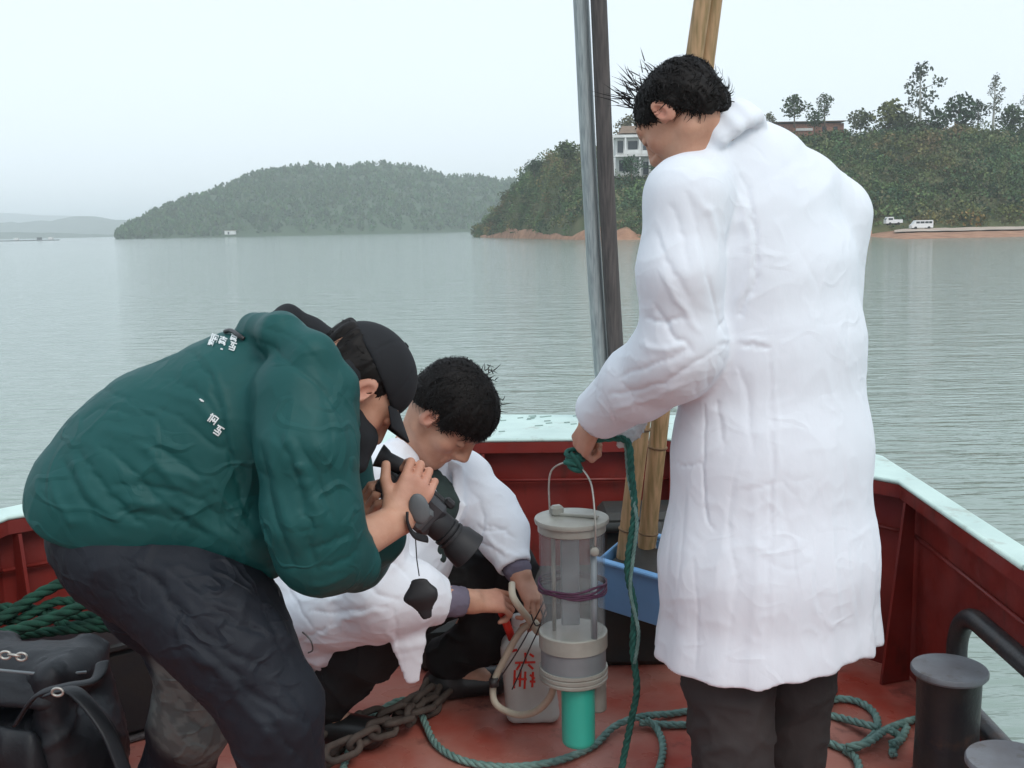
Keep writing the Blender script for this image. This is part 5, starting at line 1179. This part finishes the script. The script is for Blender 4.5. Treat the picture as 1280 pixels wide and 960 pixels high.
for pth in paths:
    s_ = np.concatenate([[0], np.cumsum(np.linalg.norm(np.diff(pth, axis=0), axis=1))]); n = int(s_[-1] / .062)
    for i in range(n):
        a_ = np.array([np.interp((i + .5) * .062, s_, pth[:, k]) for k in range(3)]); b_ = np.array([np.interp((i + .6) * .062, s_, pth[:, k]) for k in range(3)]); X = nrm(b_ - a_)
        X = nrm(X + RNG.normal(0, .12, 3)); Z = nrm(np.cross(X, (0, 1, .1))); Yv = np.cross(Z, X); R = np.stack([X, Yv, Z], 1) @ rotx((i % 2) * math.pi / 2 + .6 + RNG.normal(0, .2))
        if lme is None:
            o = obj('link', LV, LF, M_chain, ch, True, world=False); lme = o.data
        else:
            o = bpy.data.objects.new('link', lme); COL.objects.link(o); o.parent = ch
        o.matrix_local = Matrix.Translation(Vector(a_) - ch.location) @ Matrix(R.tolist()).to_4x4()

# plastic bottle with hand painted red characters
M_bottle = mat('translucent_white_plastic', (.56, .56, .52), .45, (.46, .45, .41), nscale=9, spec=.5, bump=.1, bscale=30, dist=.003)
M_red = mat('red_paint', (.62, .03, .012), .6, (.5, .03, .02), nscale=60)
pb = empty('plastic_bottle', (A(664, 895, 2.86)[0], 2.86, 0), 'white plastic bottle with red painted characters standing on the deck', 'bottle')
bx = A(662, 850, 2.86)[0]; bt = A(655, 800, 2.86)[2]; tilt = .10
S = SDF(); br = lambda x, y, z: np.array([bx + x - tilt * (z - .1), 2.86 + y, z])
for sx_ in (-1, 1):
    for sy_ in (-1, 1): S.cap(br(sx_ * .050, sy_ * .032, .026), br(sx_ * .044, sy_ * .028, bt - .015), .024, .024, k=.03)
S.cap(br(0, 0, .03), br(0, 0, bt - .01), .052, .048, k=.03); S.cap(br(0, 0, bt), br(-.005, 0, bt + .035), .045, .022, k=.03)
S.cut(lambda G: .002 - G[..., 2], .006); V, F = S.mesh(.0045); body_b = obj('bottle_body', V, F, M_bottle, pb, True)
bj = ((CC - V) * normals(V, F)).sum(1) > 0; bxp, byp = proj(V)
def onbottle(px, py, lift=.001):
    d = np.where(bj, (bxp - px) ** 2 + (byp - py) ** 2, 1e9); i = np.argmin(d); return at(px, py, V[i, 1] - .0015)
BV = V
MB().lathe([(.021, 0), (.022, .002), (.022, .024), (.019, .027), (.0001, .027)], br(-.008, 0, bt + .045), 24).build('screw_cap', M_whitewall, pb, 'auto')
G1 = [[(-.9, -.6), (.1, .1)], [(.3, -.9), (-.6, .7)], [(-.2, .3), (.8, .0)]]
G2 = [[(-1.1, .2), (1.2, 0)], [(0, -1), (.1, .1)], [(-.5, .3), (-.9, 1)], [(.4, .3), (1.0, .8)], [(.5, -.9), (1, -.6)]]
G3 = [[(-1, -.9), (-1, 1)], [(-.4, -1), (-.4, .8)], [(.1, -.8), (.1, 1)], [(-1.1, 0), (.3, 0)], [(.6, -.5), (1.1, -.1)], [(.6, .2), (1.2, .2)], [(.9, -.8), (.9, .8)]]
for g, x, y, z, w in ((G1, 641, 812, 7, .0040), (G2, 656, 827, 11, .0036), (G3, 655, 849, 12, .0036)): glyph('painted_character', x, y, .05, z, g, body_b, w, onbottle, M_red)
M_hose = mat('beige_hose', (.50, .44, .34), .5, (.38, .33, .25), nscale=20)
hs_ = empty('hose', A(620, 870, 2.70), 'beige rubber hose looping from the hands round the bottle to the sampler', 'hose')
MB().tube(catmull([A(640, 730, 2.645), A(641, 745, 2.60), A(650, 760, 2.60), A(662, 775, 2.64), A(672, 790, 2.66), A(668, 778, 2.66), A(650, 790, 2.68), A(630, 825, 2.70), A(617, 855, 2.70), A(620, 880, 2.68), A(645, 893, 2.66), A(668, 890, 2.62), A(686, 874, 2.57), A(693, 856, 2.53)], 8), .0092, 10).build('tube', M_hose, hs_, True)
MB().tube([A(617, 848, 2.692), A(618, 858, 2.69)], .0125, 10).build('hose_clip', M_black, hs_, True)
bc = empty('cord', A(650, 800, 2.66), 'thin black cord looped from the crouching man\'s fingers over the bottle', 'cord')
for pts in ([(680, 752, 2.60), (668, 775, 2.62), (655, 800, 2.65), (640, 825, 2.67), (622, 852, 2.68)], [(682, 762, 2.60), (674, 785, 2.63), (660, 815, 2.66), (648, 845, 2.68), (640, 862, 2.68)], [(664, 768, 2.61), (670, 782, 2.62), (680, 775, 2.61), (676, 762, 2.60)]):
    MB().tube(catmull([A(*p) for p in pts], 6), .0019, 6).build('strand', M_black, bc, True)
rh = empty('marker_pen', A(636, 785, 2.72), 'small red pen held under the crouching man\'s hand', 'pen'); MB().tube([A(629, 768, 2.70), A(640, 798, 2.73)], .011, 12).build('barrel', M_red, rh, True); MB().tube([A(627, 763, 2.695), A(629, 768, 2.70)], .012, 12).build('cap', M_red, rh, True)

# machinery and crates in the bow
M_dark = mat('dark_green_steel', (.020, .026, .025), .55, (.035, .030, .025), nscale=9, bump=.3, bscale=50, dist=.003)
M_blue = mat('blue_plastic', (.20, .42, .70), .4, (.17, .36, .62), nscale=8)
wl_ = empty('windlass', (.30, 3.4, 0), 'dark steel windlass box in the bow behind the sampler', 'machine')
MB().box((.42, 3.36, .115), (.80, .34, .23), None, .02).build('base_box', M_dark, wl_, 'auto')
MB().box((-.16, 3.32, .075), (.34, .24, .15), rotz(.2), .02).build('side_box', M_dark, wl_, 'auto')
MB().box((.52, 3.62, .20), (.46, .20, .40), None, .02).build('rear_box', M_dark, wl_, 'auto')
MB().lathe([(.10, 0), (.10, .02), (.06, .03), (.06, .17), (.10, .18), (.10, .20)], (.44, 3.30, .33), 28, roty(math.pi / 2)).build('drum', M_dark, wl_, 'auto')
MB().tube([(.25, 3.50, .36), (.78, 3.50, .36)], .018, 10).build('shaft', M_dark, wl_, True)
MB().box((.56, 3.47, .31), (.02, .12, .16), rotz(.3), .003).build('plate', M_dark, wl_, 'auto')
bcx = empty('crate', (.40, 3.08, .20), 'bright blue plastic crate tilted against the windlass behind the sampler', 'crate')
Rb = rotz(-.62) @ rotx(.18) @ roty(.10); cb = A(792, 742, 3.02)
def bb_(x, y, z): return cb + Rb @ np.array([x, y, z])
MB().box(bb_(.03, 0, 0), (.30, .008, .165), Rb, .003).build('side', M_blue, bcx, 'auto'); MB().box(bb_(.03, .20, 0), (.30, .008, .150), Rb, .003).build('side', M_blue, bcx, 'auto')
MB().box(bb_(-.116, .10, 0), (.008, .19, .165), Rb, .003).build('side', M_blue, bcx, 'auto'); MB().box(bb_(.176, .10, 0), (.008, .19, .165), Rb, .003).build('side', M_blue, bcx, 'auto')
MB().box(bb_(.03, .10, -.078), (.29, .19, .006), Rb, .001).build('bottom', M_blue, bcx)
for yy in (-.008, .208): MB().box(bb_(.03, yy, .083), (.32, .022, .012), Rb, .003).build('rim', M_blue, bcx, 'auto')
MB().box(bb_(.03, .10, .02), (.27, .17, .08), Rb, .01).build('lid', M_dark, bcx, 'auto')
M_rag = mat('white_rag', (.62, .63, .62), .9, nscale=20)
S = SDF(); S.chain([A(803, 668, 3.2), A(812, 672, 3.18), A(818, 686, 3.18)], [.012, .018, .01], (1, 0, 0), .4, .01); V, F = S.mesh(.004); V = wrinkle(V, F, .004, 60, 3); tag(obj('rag', V, F, M_rag, None, True), 'small white rag caught between the bamboo pole and the long coat', 'rag')

# poles
M_alu = mat('weathered_aluminium', (.42, .45, .45), .5, (.25, .28, .29), nscale=3, metal=.3, stretch=(60, 60, 1.2), contrast=(.35, .65))
M_wood = mat('weathered_wood', (.13, .11, .105), .85, (.06, .055, .055), nscale=3, stretch=(40, 40, 1.5), bump=.5, bscale=30, dist=.004)
M_bamboo = mat('bamboo_skin', (.46, .28, .15), .5, (.25, .17, .075), nscale=3, stretch=(30, 30, 3), contrast=(.35, .65))
def pole(name, a, b, r0, r1, m, label, cat, knots=0, flat=1):
    a = np.asarray(a); b = np.asarray(b); L = np.linalg.norm(b - a); n = 60 if knots else 24; pts = []; rr = []
    side = nrm(np.cross(b - a, (0, 1, 0)))
    for i in range(n + 1):
        t = i / n; pts.append(a + (b - a) * t + side * .006 * math.sin(t * 5)); r = r0 + (r1 - r0) * t
        if knots: ph = (t * L / knots) % 1; r *= 1 + .14 * math.exp(-((ph - .5) / .035) ** 2) - .03 * math.exp(-((ph - .56) / .03) ** 2)
        rr.append(r)
    # stretched object space along the pole: build along local z
    o = MB().tube(pts, rr, 16, flat=flat).build(name, m, None, True); off_ = Vector(a); o.data.transform(Matrix.Translation(-off_)); o.location = off_
    if knots:
        for k in range(int(L / knots) + 1):
            t = (k + .53) * knots / L
            if t >= 1: break
            c = a + (b - a) * t + side * .006 * math.sin(t * 5); r = r0 + (r1 - r0) * t; w = nrm(b - a)
            MB().tube([c - w * .004, c + w * .004], r * 1.16, 16).build('node', M_node, o, True, ) if 0 else obj('node', np.concatenate(MB().tube([c - w * .0035, c, c + w * .0035], [r * 1.1, r * 1.17, r * 1.1], 16).v), MB().tube([c - w * .0035, c, c + w * .0035], r, 16).f, M_node, o, True)
    return tag(o, label, cat)
M_node = mat('bamboo_node', (.20, .12, .06), .7, nscale=30)
def up(px, py, px2, py2, Y, Y2, ext=1.0):
    a = A(px, py, Y); b = A(px2, py2, Y2); return a, a + (b - a) * ext
a_, b_ = up(757, 522, 725, 0, 4.15, 4.05, 1.3); a_[2] = ZC; pole('metal_pole', a_, b_, .029, .029, M_alu, 'pale weathered aluminium pole rising from the bow beside the dark wooden pole', 'pole')
a_, b_ = up(776, 524, 747, 0, 4.12, 4.0, 1.3); a_[2] = ZC; pole('wooden_pole', a_, b_, .031, .029, M_wood, 'dark weathered wooden pole rising from the bow right of the aluminium pole', 'pole')
a_, b_ = up(782, 695, 876, 0, 3.12, 3.02, 1.25); a_ = a_ - (b_ - a_) * .04; pole('bamboo_pole', a_, b_, .027, .023, M_bamboo, 'left of two leaning bamboo poles, partly behind the hanging rope', 'pole', .31)
a_, b_ = up(808, 690, 890, 0, 3.18, 3.06, 1.25); a_ = a_ - (b_ - a_) * .04; pole('bamboo_pole', a_, b_, .028, .023, M_bamboo, 'right of two leaning bamboo poles, next to the long coat', 'pole', .27)

# dark cloth and crumpled paper under the sleeve
S = SDF(); S.chain([A(775, 540, 2.50), A(787, 528, 2.50), A(798, 512, 2.50)], [.022, .028, .020], (1, 0, .5), .6, .015); V, F = S.mesh(.004); V = wrinkle(V, F, .003, 40, 9)
cp0 = empty('cloth_bundle', A(787, 528, 2.5), 'dark cloth with a crumpled white paper tag showing under the standing man\'s sleeve', 'cloth'); obj('dark_cloth', V, F, M_dark, cp0, True)
S = SDF(); S.chain([A(770, 540, 2.465), A(781, 547, 2.46), A(794, 543, 2.465), A(806, 520, 2.46), A(824, 508, 2.46)], [.006, .018, .014, .013, .008], (.3, 0, 1), .35, .01); S.cap(A(780, 545, 2.46), A(777, 556, 2.46), .014, .004, (1, 0, 0), .4); V, F = S.mesh(.0035); V = wrinkle(V, F, .003, 60, 10); obj('paper_tag', V, F, M_rag, cp0, True)

# left side: dark locker, mooring rope and shoulder bag
M_lock = mat('black_locker', (.018, .020, .024), .5, (.03, .028, .025), nscale=10, bump=.3, bscale=60, dist=.003)
lk_ = empty('locker', (-1.10, 2.86, 0), 'low dark locker against the left bulwark beneath the thick green rope', 'locker')
MB().box((-1.14, 2.84, .14), (.50, .24, .25), rotz(.64), .015).build('body', M_lock, lk_, 'auto'); MB().box((-1.14, 2.84, .277), (.53, .27, .022), rotz(.64), .006).build('lid', M_lock, lk_, 'auto'); MB().box((-1.14, 2.84, .009), (.52, .26, .014), rotz(.64), .004).build('plinth', MATS['weathered_wood'], lk_, 'auto')
mr = empty('mooring_rope', (-1.2, 2.7, .3), 'thick dark green mooring rope piled against the left bulwark', 'rope')
for i, path in enumerate(([(-40, 800, 2.60), (10, 768, 2.66), (45, 745, 2.70), (85, 726, 2.74), (120, 722, 2.78), (160, 735, 2.82)], [(-40, 790, 2.5), (0, 792, 2.55), (50, 778, 2.60), (95, 760, 2.64), (130, 747, 2.70), (165, 752, 2.78)], [(-30, 770, 2.7), (20, 775, 2.68), (70, 752, 2.72), (110, 756, 2.74), (150, 770, 2.76)], [(-20, 760, 2.72), (30, 760, 2.72), (75, 768, 2.72), (120, 772, 2.72), (160, 790, 2.74)], [(10, 795, 2.62), (60, 790, 2.66), (110, 785, 2.68), (150, 785, 2.72)], [(30, 755, 2.76), (60, 770, 2.70), (90, 782, 2.68), (140, 772, 2.70)])):
    rope_mesh(catmull([A(*p) for p in path], 8), (.015, .015, .012, .013, .013, .012)[i], 3, n=7).build('strand', M_mrope, mr, True)
M_bag = mat('black_bag_nylon', (.012, .014, .018), .5, (.009, .010, .012), nscale=6, bump=.3, bscale=120, dist=.002, bump2=.6, b2scale=8)
bg_ = empty('shoulder_bag', (-1.05, 2.2, 0), 'black padded shoulder bag with metal buckles in the lower left corner', 'bag')
Yb = 2.25; L0, R0 = A(-60, 830, Yb), A(120, 830, Yb); zt_ = A(40, 806, Yb)[2]
S = SDF(); cx0 = (L0[0] + R0[0]) / 2; hw = (R0[0] - L0[0]) / 2; Rg = rotz(-.18)
bgp = lambda x, y, z: np.array([cx0, Yb, 0]) + Rg @ np.array([x, y, 0]) + np.array([0, 0, z])
for sx_ in (-1, 1):
    for sy_ in (-1, 1): S.cap(bgp(sx_ * (hw - .03), sy_ * .09, .04), bgp(sx_ * (hw - .045), sy_ * .08, zt_ - .04), .045, .035, k=.06)
S.cap(bgp(-hw * .6, 0, zt_ * .5), bgp(hw * .6, 0, zt_ * .5), .12, .12, (0, 0, 1), .9, .06); S.chain([bgp(-hw * .6, 0, .08), bgp(hw * .6, 0, .08)], [.1, .1], k=.05)
S.chain([bgp(-hw + .04, 0, zt_ - .05), bgp(hw - .04, 0, zt_ - .05)], [.05, .05], (0, 0, 1), 1.6, .04)
V, F = S.mesh(.008); V = wrinkle(V, F, .005, 8, 71); V = wrinkle(V, F, .0015, 30, 72); obj('bag_body', V, F, M_bag, bg_, True)
S = SDF(); S.chain([bgp(-hw * .9, -.135, zt_ * .52), bgp(hw * .62, -.135, zt_ * .52)], [.115, .105], (0, 0, 1), .28, .03); V, F = S.mesh(.007); V = wrinkle(V, F, .004, 9, 73); obj('front_pocket', V, F, M_bag, bg_, True)
S = SDF(); S.chain([bgp(-hw, -.07, zt_ - .055), bgp(hw - .05, -.07, zt_ - .055), bgp(hw - .02, -.03, zt_ - .07)], [.06, .06, .04], (0, 1, .6), .35, .03); V, F = S.mesh(.007); V = wrinkle(V, F, .003, 10, 74); obj('flap', V, F, M_bag, bg_, True)
MB().tube(catmull([bgp(-hw, -.095, zt_ - .012), bgp(0, -.10, zt_ - .014), bgp(hw - .04, -.085, zt_ - .024), bgp(hw + .01, -.03, zt_ - .04)], 8), .0035, 6).build('piping', M_greyband, bg_, True)
MB().tube(catmull([A(60, 868, 2.02), A(88, 862, 2.0), A(110, 880, 1.98), A(135, 915, 1.96), A(150, 950, 1.95), A(165, 990, 1.94)], 8), .017, 8, flat=.25).build('strap', M_bag, bg_, True)
MB().tube(catmull([A(20, 905, 2.03), A(45, 870, 2.03), A(80, 858, 2.03), A(118, 850, 2.05), A(128, 828, 2.10)], 8), .015, 8, flat=.3).build('carry_handle', M_bag, bg_, True)
for px, py, Y_ in ((8, 818, 2.10), (28, 820, 2.10), (73, 864, 1.99)):
    c_ = A(px, py, Y_); MB().tube([c_ + np.array([.011 * math.cos(t), -.004, .008 * math.sin(t)]) for t in np.linspace(0, 2 * math.pi, 14, endpoint=False)], .0028, 6, closed=True).build('buckle', M_wire, bg_, True)
MB().tube([A(10, 818, 2.095), A(26, 820, 2.095)], .0035, 6).build('zip_puller', M_wire, bg_, True)
